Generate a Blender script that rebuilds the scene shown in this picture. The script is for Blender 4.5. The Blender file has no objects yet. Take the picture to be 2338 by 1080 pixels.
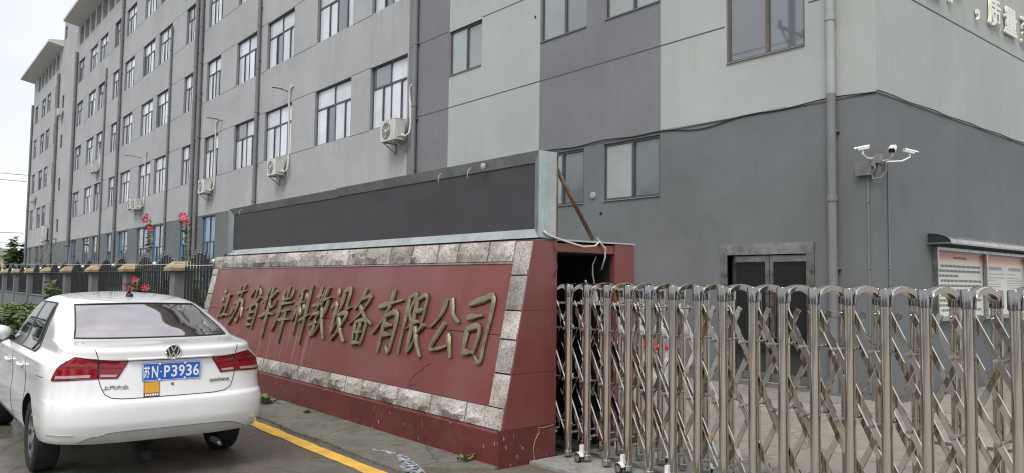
import bpy, bmesh, math, random
from mathutils import Vector, Matrix
R = math.radians
random.seed(7)
sc = bpy.context.scene
COL = sc.collection

# ------------------------------------------------------------------ camera
CAM_H = 1.6
yaw, pitch, roll = R(39.46), R(3.5), R(0.75)
fwd = Vector((-math.cos(yaw)*math.cos(pitch), math.sin(yaw)*math.cos(pitch), math.sin(pitch)))
rgt = Vector((math.sin(yaw), math.cos(yaw), 0)); up = rgt.cross(fwd)
r2 = rgt*math.cos(roll)+up*math.sin(roll); u2 = up*math.cos(roll)-rgt*math.sin(roll)
cd = bpy.data.cameras.new('camera'); cam = bpy.data.objects.new('camera', cd); COL.objects.link(cam)
M = Matrix((r2, u2, -fwd)).transposed().to_4x4(); M.translation = Vector((0, 0, CAM_H))
cam.matrix_world = M
cd.sensor_width = 36; cd.lens = 36*1755/2338; cd.clip_start = 0.05; cd.clip_end = 3000
sc.camera = cam
# ------------------------------------------------------------------ sky and sun (bright overcast)
SUN_EL, SUN_AZ = R(52), R(200)        # direction the light comes from, azimuth measured from +X towards +Y
w = bpy.data.worlds.new('World'); sc.world = w; w.use_nodes = True
nt = w.node_tree; nt.nodes.clear()
def wn(t): return nt.nodes.new(t)
out = wn('ShaderNodeOutputWorld'); bg = wn('ShaderNodeBackground'); sky = wn('ShaderNodeTexSky')
sky.sky_type = 'NISHITA'; sky.sun_disc = False; sky.sun_elevation = SUN_EL
sundir = Vector((math.cos(R(-58))*math.cos(SUN_EL), math.sin(R(-58))*math.cos(SUN_EL), math.sin(SUN_EL)))
sky.sun_rotation = math.atan2(sundir.x, sundir.y); sky.dust_density = 4; sky.air_density = 1
tc = wn('ShaderNodeTexCoord'); mp = wn('ShaderNodeMapping'); mp.inputs['Scale'].default_value = (1, 1, 2.2)
nz = wn('ShaderNodeTexNoise'); nz.inputs['Scale'].default_value = 2.2; nz.inputs['Detail'].default_value = 6
cr = wn('ShaderNodeValToRGB'); cr.color_ramp.elements[0].position = .34; cr.color_ramp.elements[0].color = (.72,)*3+(1,)
cr.color_ramp.elements[1].position = .62; cr.color_ramp.elements[1].color = (.97,)*3+(1,)
mx = wn('ShaderNodeMix'); mx.data_type = 'RGBA'
cl = wn('ShaderNodeMix'); cl.data_type = 'RGBA'
cl.inputs[6].default_value = (7.2, 7.55, 8.2, 1); cl.inputs[7].default_value = (9.6, 9.8, 10.1, 1)
L = nt.links.new
L(tc.outputs['Generated'], mp.inputs['Vector']); L(mp.outputs[0], nz.inputs['Vector']); L(nz.outputs[0], cr.inputs[0])
L(nz.outputs[0], cl.inputs[0])
L(cr.outputs[0], mx.inputs[0]); L(sky.outputs[0], mx.inputs[6]); L(cl.outputs[2], mx.inputs[7])
L(mx.outputs[2], bg.inputs[0]); bg.inputs[1].default_value = .085; L(bg.outputs[0], out.inputs[0])
sl = bpy.data.lights.new('sun', 'SUN'); sun = bpy.data.objects.new('sun', sl); COL.objects.link(sun)
sl.energy = 1.5; sl.angle = R(25); sl.color = (1, .97, .92)
sun.rotation_euler = sundir.to_track_quat('Z', 'Y').to_euler()
sun.location = (0, -10, 30)
vs = sc.view_settings; vs.view_transform = 'Standard'; vs.look = 'None'; vs.gamma = 1; vs.exposure = 0.58; vs.use_curve_mapping = False
sc.cycles.filter_width = 1.15

# ------------------------------------------------------------------ materials
MATS = {}
def mat(name, col, rough=.6, metal=0, var=0, scale=2.0, bump=0, bscale=40, streak=0, dirt=0, dirtcol=(.1, .08, .06), coat=0, ior=1.45, spec=.5, rnd=0, stretch=(1, 1, 1), rvar=0, trans=0, sills=None):
    m = bpy.data.materials.new(name); MATS[name] = m; m.use_nodes = True
    t = m.node_tree; N = t.nodes; K = t.links.new
    b = N['Principled BSDF']
    b.inputs['Roughness'].default_value = rough; b.inputs['Metallic'].default_value = metal
    b.inputs['IOR'].default_value = ior; b.inputs['Specular IOR Level'].default_value = spec
    b.inputs['Coat Weight'].default_value = coat; b.inputs['Coat Roughness'].default_value = .04
    b.inputs['Transmission Weight'].default_value = trans
    b.inputs['Base Color'].default_value = (*col, 1)
    if not (var or bump or streak or dirt or rnd or rvar): return m
    g = N.new('ShaderNodeNewGeometry'); mpn = N.new('ShaderNodeMapping'); mpn.inputs['Scale'].default_value = stretch
    K(g.outputs['Position'], mpn.inputs['Vector'])
    cur = None
    def noise(sc_, det=5, ro=.6, vec=None):
        n = N.new('ShaderNodeTexNoise'); n.inputs['Scale'].default_value = sc_; n.inputs['Detail'].default_value = det; n.inputs['Roughness'].default_value = ro
        K(vec or mpn.outputs[0], n.inputs['Vector']); return n
    def mixc(fac, a, c2, blend='MIX'):
        x = N.new('ShaderNodeMix'); x.data_type = 'RGBA'; x.blend_type = blend
        if isinstance(fac, float): x.inputs[0].default_value = fac
        else: K(fac, x.inputs[0])
        for s, v in ((6, a), (7, c2)):
            if isinstance(v, tuple): x.inputs[s].default_value = (*v, 1)
            else: K(v, x.inputs[s])
        return x.outputs[2]
    def ramp(src, a, c2):
        x = N.new('ShaderNodeMapRange'); x.inputs[1].default_value = a; x.inputs[2].default_value = c2; K(src, x.inputs[0]); return x.outputs[0]
    cur = tuple(col)
    if var:
        n = noise(scale); cur = mixc(ramp(n.outputs[0], .3, .7), tuple(c*(1-var) for c in col), tuple(min(1, c*(1+var*.6)) for c in col))
        n2 = noise(scale*9, 4); cur = mixc(ramp(n2.outputs[0], .35, .75), cur, mixc(1.0, cur, (1-var*.5,)*3, 'MULTIPLY'))
    if streak:
        m2 = N.new('ShaderNodeMapping'); m2.inputs['Scale'].default_value = (3.2, 3.2, .22); K(g.outputs['Position'], m2.inputs['Vector'])
        n = noise(1.6, 6, .65, m2.outputs[0]); f = ramp(n.outputs[0], .52, .78)
        cur = mixc(f, cur, mixc(1.0, cur, (1-streak,)*3, 'MULTIPLY'))
        n3 = noise(.45, 3); f3 = ramp(n3.outputs[0], .45, .65)
        cur = mixc(f3, cur, mixc(1.0, cur, (1-streak*.35,)*3, 'MULTIPLY'))
    if sills:
        sx = N.new('ShaderNodeSeparateXYZ'); K(g.outputs['Position'], sx.inputs[0]); acc = None
        for zt in sills:
            a_ = N.new('ShaderNodeMapRange'); a_.inputs[1].default_value = zt-1.1; a_.inputs[2].default_value = zt; K(sx.outputs[2], a_.inputs[0])
            c_ = N.new('ShaderNodeMath'); c_.operation = 'LESS_THAN'; c_.inputs[1].default_value = zt; K(sx.outputs[2], c_.inputs[0])
            d_ = N.new('ShaderNodeMath'); d_.operation = 'MULTIPLY'; K(a_.outputs[0], d_.inputs[0]); K(c_.outputs[0], d_.inputs[1])
            if acc is None: acc = d_.outputs[0]
            else: e_ = N.new('ShaderNodeMath'); e_.operation = 'MAXIMUM'; K(acc, e_.inputs[0]); K(d_.outputs[0], e_.inputs[1]); acc = e_.outputs[0]
        m3 = N.new('ShaderNodeMapping'); m3.inputs['Scale'].default_value = (7, 7, .35); K(g.outputs['Position'], m3.inputs['Vector'])
        n = noise(1.3, 5, .6, m3.outputs[0]); f = ramp(n.outputs[0], .52, .70)
        h_ = N.new('ShaderNodeMath'); h_.operation = 'MULTIPLY'; K(acc, h_.inputs[0]); K(f, h_.inputs[1])
        cur = mixc(h_.outputs[0], cur, mixc(1.0, cur, (.80, .79, .77), 'MULTIPLY'))
    if dirt:
        n = noise(3.3, 8, .7); f = ramp(n.outputs[0], .56-.1*dirt, .72); cur = mixc(f, cur, mixc(min(1.0, dirt), cur, tuple(dirtcol)))
    if rnd:
        oi = N.new('ShaderNodeObjectInfo'); mr = N.new('ShaderNodeMapRange'); mr.inputs[3].default_value = 1-rnd; mr.inputs[4].default_value = 1+rnd*.5
        K(oi.outputs['Random'], mr.inputs[0])
        cb = N.new('ShaderNodeCombineColor'); [K(mr.outputs[0], cb.inputs[i]) for i in range(3)]
        cur = mixc(1.0, cur, cb.outputs[0], 'MULTIPLY')
    if not isinstance(cur, tuple): K(cur, b.inputs['Base Color'])
    if rvar:
        n = noise(scale*2.3, 6); mr = N.new('ShaderNodeMapRange'); mr.inputs[1].default_value = .3; mr.inputs[2].default_value = .7
        mr.inputs[3].default_value = max(0, rough-rvar); mr.inputs[4].default_value = min(1, rough+rvar); K(n.outputs[0], mr.inputs[0]); K(mr.outputs[0], b.inputs['Roughness'])
    if bump:
        n = noise(bscale, 6, .65); bp = N.new('ShaderNodeBump'); bp.inputs['Strength'].default_value = bump; bp.inputs['Distance'].default_value = .02
        K(n.outputs[0], bp.inputs['Height']); K(bp.outputs[0], b.inputs['Normal'])
    return m

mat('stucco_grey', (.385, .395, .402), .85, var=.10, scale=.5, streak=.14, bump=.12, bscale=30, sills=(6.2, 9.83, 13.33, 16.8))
mat('stucco_light', (.395, .418, .397), .85, var=.09, scale=.5, streak=.09, bump=.12, bscale=30)
mat('stucco_dark', (.192, .198, .208), .85, var=.12, scale=.6, streak=.10, bump=.12, bscale=30)
mat('stucco_base', (.152, .163, .169), .85, var=.14, scale=.6, streak=.10, bump=.12, bscale=30)
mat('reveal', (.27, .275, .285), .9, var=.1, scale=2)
mat('joint', (.09, .092, .095), .9)
mat('roof_white', (.62, .62, .60), .8, var=.08, streak=.2)
mat('frame_dark', (.07, .07, .075), .45, var=.15, scale=4)
mat('frame_bronze', (.13, .105, .085), .45, var=.2, scale=4)
mat('pipe_grey', (.19, .192, .20), .55, var=.12, scale=1.5, streak=.2)
mat('pipe_light', (.36, .365, .37), .5, var=.1, scale=2, streak=.25)
mat('glass_pale', (.66, .68, .74), .10, var=.18, scale=.9, rnd=.22, ior=1.7, rvar=.05)  # opaque panes: curtains and reflected sky put into the pale colour
mat('glass_dark', (.13, .145, .165), .03, var=.10, scale=1.3, rnd=.3, ior=2.1)
mat('glass_mid', (.26, .295, .29), .05, var=.16, scale=.8, rnd=.25, ior=1.8)
mat('glass_teal', (.10, .125, .13), .08, var=.3, scale=1.2, ior=1.8)
mat('glass_blue', (.10, .22, .36), .08, var=.35, scale=1.1, rnd=.3, ior=1.6)
mat('glass_door', (.022, .027, .028), .04, ior=1.8)
mat('steel', (.64, .60, .545), .085, 1, var=.07, scale=5, rvar=.035)
mat('steel_dull', (.50, .49, .46), .32, 1, var=.25, scale=4, streak=.35, rvar=.1)
mat('steel_smoke', (.30, .29, .285), .12, 1, var=.2, scale=9, rvar=.05)
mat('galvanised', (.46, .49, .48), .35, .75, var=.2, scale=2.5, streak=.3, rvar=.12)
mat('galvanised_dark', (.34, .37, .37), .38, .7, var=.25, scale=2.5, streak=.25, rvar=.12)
mat('iron_tip', (.22, .22, .23), .45, .4, var=.3, scale=9)
mat('iron_black', (.03, .032, .035), .5, var=.2, scale=8)
mat('rust', (.15, .075, .05), .75, .1, var=.45, scale=9, dirt=.7, dirtcol=(.26, .22, .19), bump=.4, bscale=60)
mat('marble_red', (.190, .050, .045), .34, var=.14, scale=.9, streak=.22, dirt=.12, dirtcol=(.26, .17, .15), rvar=.1, bump=.03, bscale=18)
mat('marble_red_dark', (.145, .034, .031), .40, var=.25, scale=1.6, streak=.2, dirt=.3, dirtcol=(.19, .12, .11), rvar=.12, bump=.05, bscale=30)
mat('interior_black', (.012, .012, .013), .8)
mat('gold_old', (.27, .22, .13), .45, .35, var=.4, scale=14, dirt=.8, dirtcol=(.17, .155, .125), rvar=.12, bump=.1, bscale=80)
mat('gold_shaded_side', (.075, .062, .04), .6, .4, var=.3, scale=14)  # stroke sides: shade put into the colour of the gold
mat('cap_yellow', (.46, .35, .21), .7, var=.3, scale=7, dirt=.5, dirtcol=(.22, .17, .10), bump=.3, bscale=30, streak=.3)
mat('pillar_grey', (.19, .2, .21), .85, var=.15, scale=2, streak=.35, bump=.3, bscale=30)
mat('ac_white', (.60, .60, .57), .5, var=.12, scale=4, streak=.3)
mat('plastic_white', (.72, .72, .70), .4, var=.05)
mat('plastic_dark', (.025, .026, .03), .4)
mat('rubber', (.018, .018, .019), .8, var=.2, scale=12)
mat('car_paint', (.84, .84, .835), .22, coat=1.0, var=.015, scale=1.2)
mat('car_glass', (.012, .013, .015), .03, ior=1.5)
mat('car_film', (.60, .55, .555), .035, 1, var=.12, scale=5)
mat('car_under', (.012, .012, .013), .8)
mat('trim_silver', (.55, .545, .53), .42, .1, var=.12, scale=5)
mat('chrome', (.75, .75, .76), .12, 1)
mat('hubcap', (.5, .51, .53), .3, .8, var=.15, scale=20)
mat('lamp_red', (.27, .005, .014), .10, coat=.3, var=.4, scale=16)
mat('lamp_red_dark', (.10, .003, .007), .12, coat=.3)
mat('lamp_clear', (.45, .33, .32), .18, coat=.6)
mat('plate_blue', (.02, .12, .52), .35, var=.05, scale=8)
mat('white_paint', (.82, .82, .82), .45)
mat('letter_cream', (.80, .78, .68), .45)
mat('sticker_orange', (.72, .36, .04), .45)
mat('sticker_dark', (.12, .02, .015), .5)
mat('yellow_paint', (.80, .47, .07), .7, var=.14, scale=5, dirt=.85, dirtcol=(.24, .19, .12), bump=.2)
mat('spill', (.46, .49, .56), .45, var=.3, scale=9)
mat('leaf', (.085, .145, .04), .55, var=.45, scale=3.5, rnd=.3)
mat('leaf_light', (.17, .23, .06), .55, var=.4, scale=5, rnd=.3)
mat('bark', (.10, .085, .06), .85, var=.3, scale=6)
mat('stem_green', (.11, .15, .05), .6, var=.2, scale=6)
mat('petal', (.58, .04, .13), .55, var=.3, scale=16, rnd=.3)
mat('petal_core', (.62, .42, .12), .7)
mat('cream_wall', (.62, .55, .38), .8, var=.1, scale=.3)
mat('green_roof', (.34, .42, .36), .7, var=.1, scale=.4)
mat('red_plastic', (.48, .02, .02), .4)
mat('pale_plastic', (.5, .55, .52), .5)
mat('wire_black', (.02, .02, .02), .6)
mat('wire_grey', (.35, .35, .36), .6)
mat('wire_white', (.62, .60, .55), .6, var=.15, scale=12)
mat('pole_concrete', (.33, .33, .32), .9, var=.1, scale=3, streak=.2)

def flecked():
    m = MATS['marble_red_dark']; t = m.node_tree; N = t.nodes; K = t.links.new; b = N['Principled BSDF']
    src = b.inputs['Base Color'].links[0].from_socket
    g = N.new('ShaderNodeNewGeometry'); mp_ = N.new('ShaderNodeMapping'); mp_.inputs['Scale'].default_value = (1, 1, .45); K(g.outputs['Position'], mp_.inputs['Vector'])
    n = N.new('ShaderNodeTexNoise'); n.inputs['Scale'].default_value = 34; n.inputs['Detail'].default_value = 3; K(mp_.outputs[0], n.inputs['Vector'])
    n2 = N.new('ShaderNodeTexNoise'); n2.inputs['Scale'].default_value = .9; n2.inputs['Detail'].default_value = 3; K(g.outputs['Position'], n2.inputs['Vector'])
    a = N.new('ShaderNodeMapRange'); a.inputs[1].default_value = .66; a.inputs[2].default_value = .71; K(n.outputs[0], a.inputs[0])
    c = N.new('ShaderNodeMapRange'); c.inputs[1].default_value = .45; c.inputs[2].default_value = .6; K(n2.outputs[0], c.inputs[0])
    mu = N.new('ShaderNodeMath'); mu.operation = 'MULTIPLY'; K(a.outputs[0], mu.inputs[0]); K(c.outputs[0], mu.inputs[1])
    x = N.new('ShaderNodeMix'); x.data_type = 'RGBA'; K(mu.outputs[0], x.inputs[0]); K(src, x.inputs[6]); x.inputs[7].default_value = (.48, .38, .37, 1); K(x.outputs[2], b.inputs['Base Color'])
flecked()
def drips():
    m = MATS['marble_red']; t = m.node_tree; N = t.nodes; K = t.links.new; b = N['Principled BSDF']
    src = b.inputs['Base Color'].links[0].from_socket
    g = N.new('ShaderNodeNewGeometry'); sx = N.new('ShaderNodeSeparateXYZ'); K(g.outputs['Position'], sx.inputs[0])
    mp_ = N.new('ShaderNodeMapping'); mp_.inputs['Scale'].default_value = (9, 1, .25); K(g.outputs['Position'], mp_.inputs['Vector'])
    n = N.new('ShaderNodeTexNoise'); n.inputs['Scale'].default_value = 1.4; n.inputs['Detail'].default_value = 4; n.inputs['Roughness'].default_value = .7; K(mp_.outputs[0], n.inputs['Vector'])
    def mr(src_, a, c): q = N.new('ShaderNodeMapRange'); q.inputs[1].default_value = a; q.inputs[2].default_value = c; K(src_, q.inputs[0]); return q.outputs[0]
    def mul(a, c): q = N.new('ShaderNodeMath'); q.operation = 'MULTIPLY'; K(a, q.inputs[0]); (K(c, q.inputs[1]) if not isinstance(c, float) else setattr(q.inputs[1], 'default_value', c)); return q.outputs[0]
    f = mul(mr(n.outputs[0], .56, .64), mul(mr(sx.outputs[2], 1.05, .85), mr(sx.outputs[0], -8.0, -9.6)))
    f = mul(f, .55)
    x = N.new('ShaderNodeMix'); x.data_type = 'RGBA'; K(f, x.inputs[0]); K(src, x.inputs[6]); x.inputs[7].default_value = (.36, .22, .21, 1)
    n2 = N.new('ShaderNodeTexNoise'); n2.inputs['Scale'].default_value = 1.1; n2.inputs['Detail'].default_value = 5; K(g.outputs['Position'], n2.inputs['Vector'])
    y = N.new('ShaderNodeMix'); y.data_type = 'RGBA'; K(mul(mr(n2.outputs[0], .45, .7), .35), y.inputs[0]); K(x.outputs[2], y.inputs[6]); y.inputs[7].default_value = (.22, .12, .115, 1)
    K(y.outputs[2], b.inputs['Base Color'])
drips()
def flaky():
    m = MATS['spill']; t = m.node_tree; N = t.nodes; K = t.links.new; b = N['Principled BSDF']; o = N['Material Output']
    g = N.new('ShaderNodeNewGeometry'); n = N.new('ShaderNodeTexNoise'); n.inputs['Scale'].default_value = 22; n.inputs['Detail'].default_value = 6; n.inputs['Roughness'].default_value = .75; K(g.outputs['Position'], n.inputs['Vector'])
    a = N.new('ShaderNodeMapRange'); a.inputs[1].default_value = .46; a.inputs[2].default_value = .54; K(n.outputs[0], a.inputs[0])
    x = N.new('ShaderNodeMixShader'); tr_ = N.new('ShaderNodeBsdfTransparent'); K(a.outputs[0], x.inputs[0]); K(tr_.outputs[0], x.inputs[1]); K(b.outputs[0], x.inputs[2]); K(x.outputs[0], o.inputs['Surface'])
flaky()
def granite():
    m = bpy.data.materials.new('granite'); MATS['granite'] = m; m.use_nodes = True
    t = m.node_tree; N = t.nodes; K = t.links.new; b = N['Principled BSDF']; b.inputs['Roughness'].default_value = .8
    g = N.new('ShaderNodeNewGeometry')
    v = N.new('ShaderNodeTexNoise'); v.inputs['Scale'].default_value = 55; v.inputs['Detail'].default_value = 4; v.inputs['Roughness'].default_value = .8; K(g.outputs['Position'], v.inputs['Vector'])
    r = N.new('ShaderNodeValToRGB'); e = r.color_ramp.elements
    e[0].position = .34; e[0].color = (.14, .128, .122, 1); e[1].position = .60; e[1].color = (.62, .565, .535, 1)
    e2 = e.new(.47); e2.color = (.43, .40, .38, 1); K(v.outputs[0], r.inputs[0])
    n = N.new('ShaderNodeTexNoise'); n.inputs['Scale'].default_value = 3; n.inputs['Detail'].default_value = 6; K(g.outputs['Position'], n.inputs['Vector'])
    r2_ = N.new('ShaderNodeValToRGB'); q = r2_.color_ramp.elements; q[0].position = .38; q[0].color = (.50, .50, .42, 1); q[1].position = .58; q[1].color = (1, 1, 1, 1); K(n.outputs[0], r2_.inputs[0])
    x = N.new('ShaderNodeMix'); x.data_type = 'RGBA'; x.blend_type = 'MULTIPLY'; x.inputs[0].default_value = .75; K(r.outputs[0], x.inputs[6]); K(r2_.outputs[0], x.inputs[7])
    oi = N.new('ShaderNodeObjectInfo'); mr = N.new('ShaderNodeMapRange'); mr.inputs[3].default_value = .72; mr.inputs[4].default_value = 1.12; K(oi.outputs['Random'], mr.inputs[0])
    y = N.new('ShaderNodeMix'); y.data_type = 'RGBA'; y.blend_type = 'MULTIPLY'; y.inputs[0].default_value = 1; K(x.outputs[2], y.inputs[6])
    cb = N.new('ShaderNodeCombineColor'); [K(mr.outputs[0], cb.inputs[i]) for i in range(3)]; K(cb.outputs[0], y.inputs[7])
    K(y.outputs[2], b.inputs['Base Color'])
    bp = N.new('ShaderNodeBump'); bp.inputs['Strength'].default_value = .7; bp.inputs['Distance'].default_value = .015
    n2 = N.new('ShaderNodeTexNoise'); n2.inputs['Scale'].default_value = 26; n2.inputs['Detail'].default_value = 7; K(g.outputs['Position'], n2.inputs['Vector'])
    K(n2.outputs[0], bp.inputs['Height']); K(bp.outputs[0], b.inputs['Normal'])
granite()

def ground_mat(name, c1, c2, c3, wet=.25, rough=.75, crack=.5, cscale=.55, moss=None):
    m = bpy.data.materials.new(name); MATS[name] = m; m.use_nodes = True
    t = m.node_tree; N = t.nodes; K = t.links.new; b = N['Principled BSDF']
    g = N.new('ShaderNodeNewGeometry')
    def noise(s, d=8, r=.6):
        n = N.new('ShaderNodeTexNoise'); n.inputs['Scale'].default_value = s; n.inputs['Detail'].default_value = d; n.inputs['Roughness'].default_value = r; K(g.outputs['Position'], n.inputs['Vector']); return n.outputs[0]
    def rmp(s, a, c): x = N.new('ShaderNodeMapRange'); x.inputs[1].default_value = a; x.inputs[2].default_value = c; K(s, x.inputs[0]); return x.outputs[0]
    def mixc(f, a, c, bl='MIX'):
        x = N.new('ShaderNodeMix'); x.data_type = 'RGBA'; x.blend_type = bl
        if isinstance(f, float): x.inputs[0].default_value = f
        else: K(f, x.inputs[0])
        for s, v in ((6, a), (7, c)):
            if isinstance(v, tuple): x.inputs[s].default_value = (*v, 1)
            else: K(v, x.inputs[s])
        return x.outputs[2]
    big = noise(.9); fine = noise(26, 8, .75); mid = noise(4.5, 8, .65)
    c = mixc(rmp(big, .36, .64), c1, c2); c = mixc(rmp(mid, .5, .68), c, c3)
    c = mixc(rmp(fine, .3, .75), mixc(1.0, c, (.62, .62, .62), 'MULTIPLY'), mixc(1.0, c, (1.25, 1.25, 1.25), 'MULTIPLY'))
    if moss:
        n = noise(2.2, 9, .7); c = mixc(rmp(n, .52, .66), c, moss)
    if crack:
        v = N.new('ShaderNodeTexVoronoi'); v.feature = 'DISTANCE_TO_EDGE'; v.inputs['Scale'].default_value = cscale
        mm = N.new('ShaderNodeMix'); mm.data_type = 'VECTOR'; mm.inputs[0].default_value = .12
        nn = N.new('ShaderNodeTexNoise'); nn.inputs['Scale'].default_value = 3; nn.inputs['Detail'].default_value = 6; K(g.outputs['Position'], nn.inputs['Vector'])
        K(g.outputs['Position'], mm.inputs[4]); K(nn.outputs[1], mm.inputs[5]); K(mm.outputs[1], v.inputs['Vector'])
        f = rmp(v.outputs['Distance'], .010, .003); f2 = N.new('ShaderNodeMath'); f2.operation = 'MULTIPLY'; f2.inputs[1].default_value = crack; K(f, f2.inputs[0])
        c = mixc(f2.outputs[0], c, (.035, .032, .028))
    K(c, b.inputs['Base Color'])
    rr = N.new('ShaderNodeMapRange'); rr.inputs[1].default_value = .42; rr.inputs[2].default_value = .6; rr.inputs[3].default_value = max(.08, rough-wet); rr.inputs[4].default_value = rough
    K(noise(.7, 4), rr.inputs[0]); K(rr.outputs[0], b.inputs['Roughness'])
    bp = N.new('ShaderNodeBump'); bp.inputs['Strength'].default_value = .35; bp.inputs['Distance'].default_value = .012; K(fine, bp.inputs['Height']); K(bp.outputs[0], b.inputs['Normal'])
ground_mat('road', (.125, .115, .099), (.165, .153, .132), (.09, .081, .067), wet=.5, rough=.68, crack=.4, cscale=.45, moss=(.105, .098, .068))
ground_mat('apron', (.155, .147, .122), (.20, .188, .158), (.105, .10, .073), wet=.2, rough=.85, crack=.55, cscale=.8, moss=(.105, .11, .06))
ground_mat('yard', (.34, .305, .255), (.27, .245, .21), (.20, .18, .155), wet=.35, rough=.8, crack=.35, cscale=.4)
ground_mat('dirt', (.13, .105, .08), (.17, .145, .115), (.085, .07, .055), wet=.1, rough=.95, crack=0)
ground_mat('track', (.34, .34, .31), (.28, .28, .26), (.22, .22, .19), wet=.1, rough=.85, crack=.3, cscale=1.5)

def led_mat():
    m = bpy.data.materials.new('led_panel'); MATS['led_panel'] = m; m.use_nodes = True
    t = m.node_tree; N = t.nodes; K = t.links.new; b = N['Principled BSDF']; b.inputs['Roughness'].default_value = .62
    g = N.new('ShaderNodeNewGeometry'); s = N.new('ShaderNodeSeparateXYZ'); K(g.outputs['Position'], s.inputs[0])
    n = N.new('ShaderNodeTexNoise'); n.inputs['Scale'].default_value = 2.2; K(g.outputs['Position'], n.inputs['Vector'])
    # modules 32 x 16 cm, each a hair different in tone
    def fl(o, d):
        q = N.new('ShaderNodeMath'); q.operation = 'DIVIDE'; q.inputs[1].default_value = d; K(o, q.inputs[0])
        f = N.new('ShaderNodeMath'); f.operation = 'FLOOR'; K(q.outputs[0], f.inputs[0]); return f.outputs[0]
    cb = N.new('ShaderNodeCombineXYZ'); K(fl(s.outputs[0], .32), cb.inputs[0]); K(fl(s.outputs[2], .16), cb.inputs[2])
    wnz = N.new('ShaderNodeTexWhiteNoise'); K(cb.outputs[0], wnz.inputs['Vector'])
    r = N.new('ShaderNodeValToRGB'); r.color_ramp.elements[0].color = (.030, .028, .032, 1); r.color_ramp.elements[1].color = (.044, .041, .046, 1); K(wnz.outputs[0], r.inputs[0])
    x = N.new('ShaderNodeMix'); x.data_type = 'RGBA'; K(n.outputs[0], x.inputs[0]); K(r.outputs[0], x.inputs[6]); x.inputs[7].default_value = (.045, .043, .05, 1)
    K(x.outputs[2], b.inputs['Base Color'])
led_mat()

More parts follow.
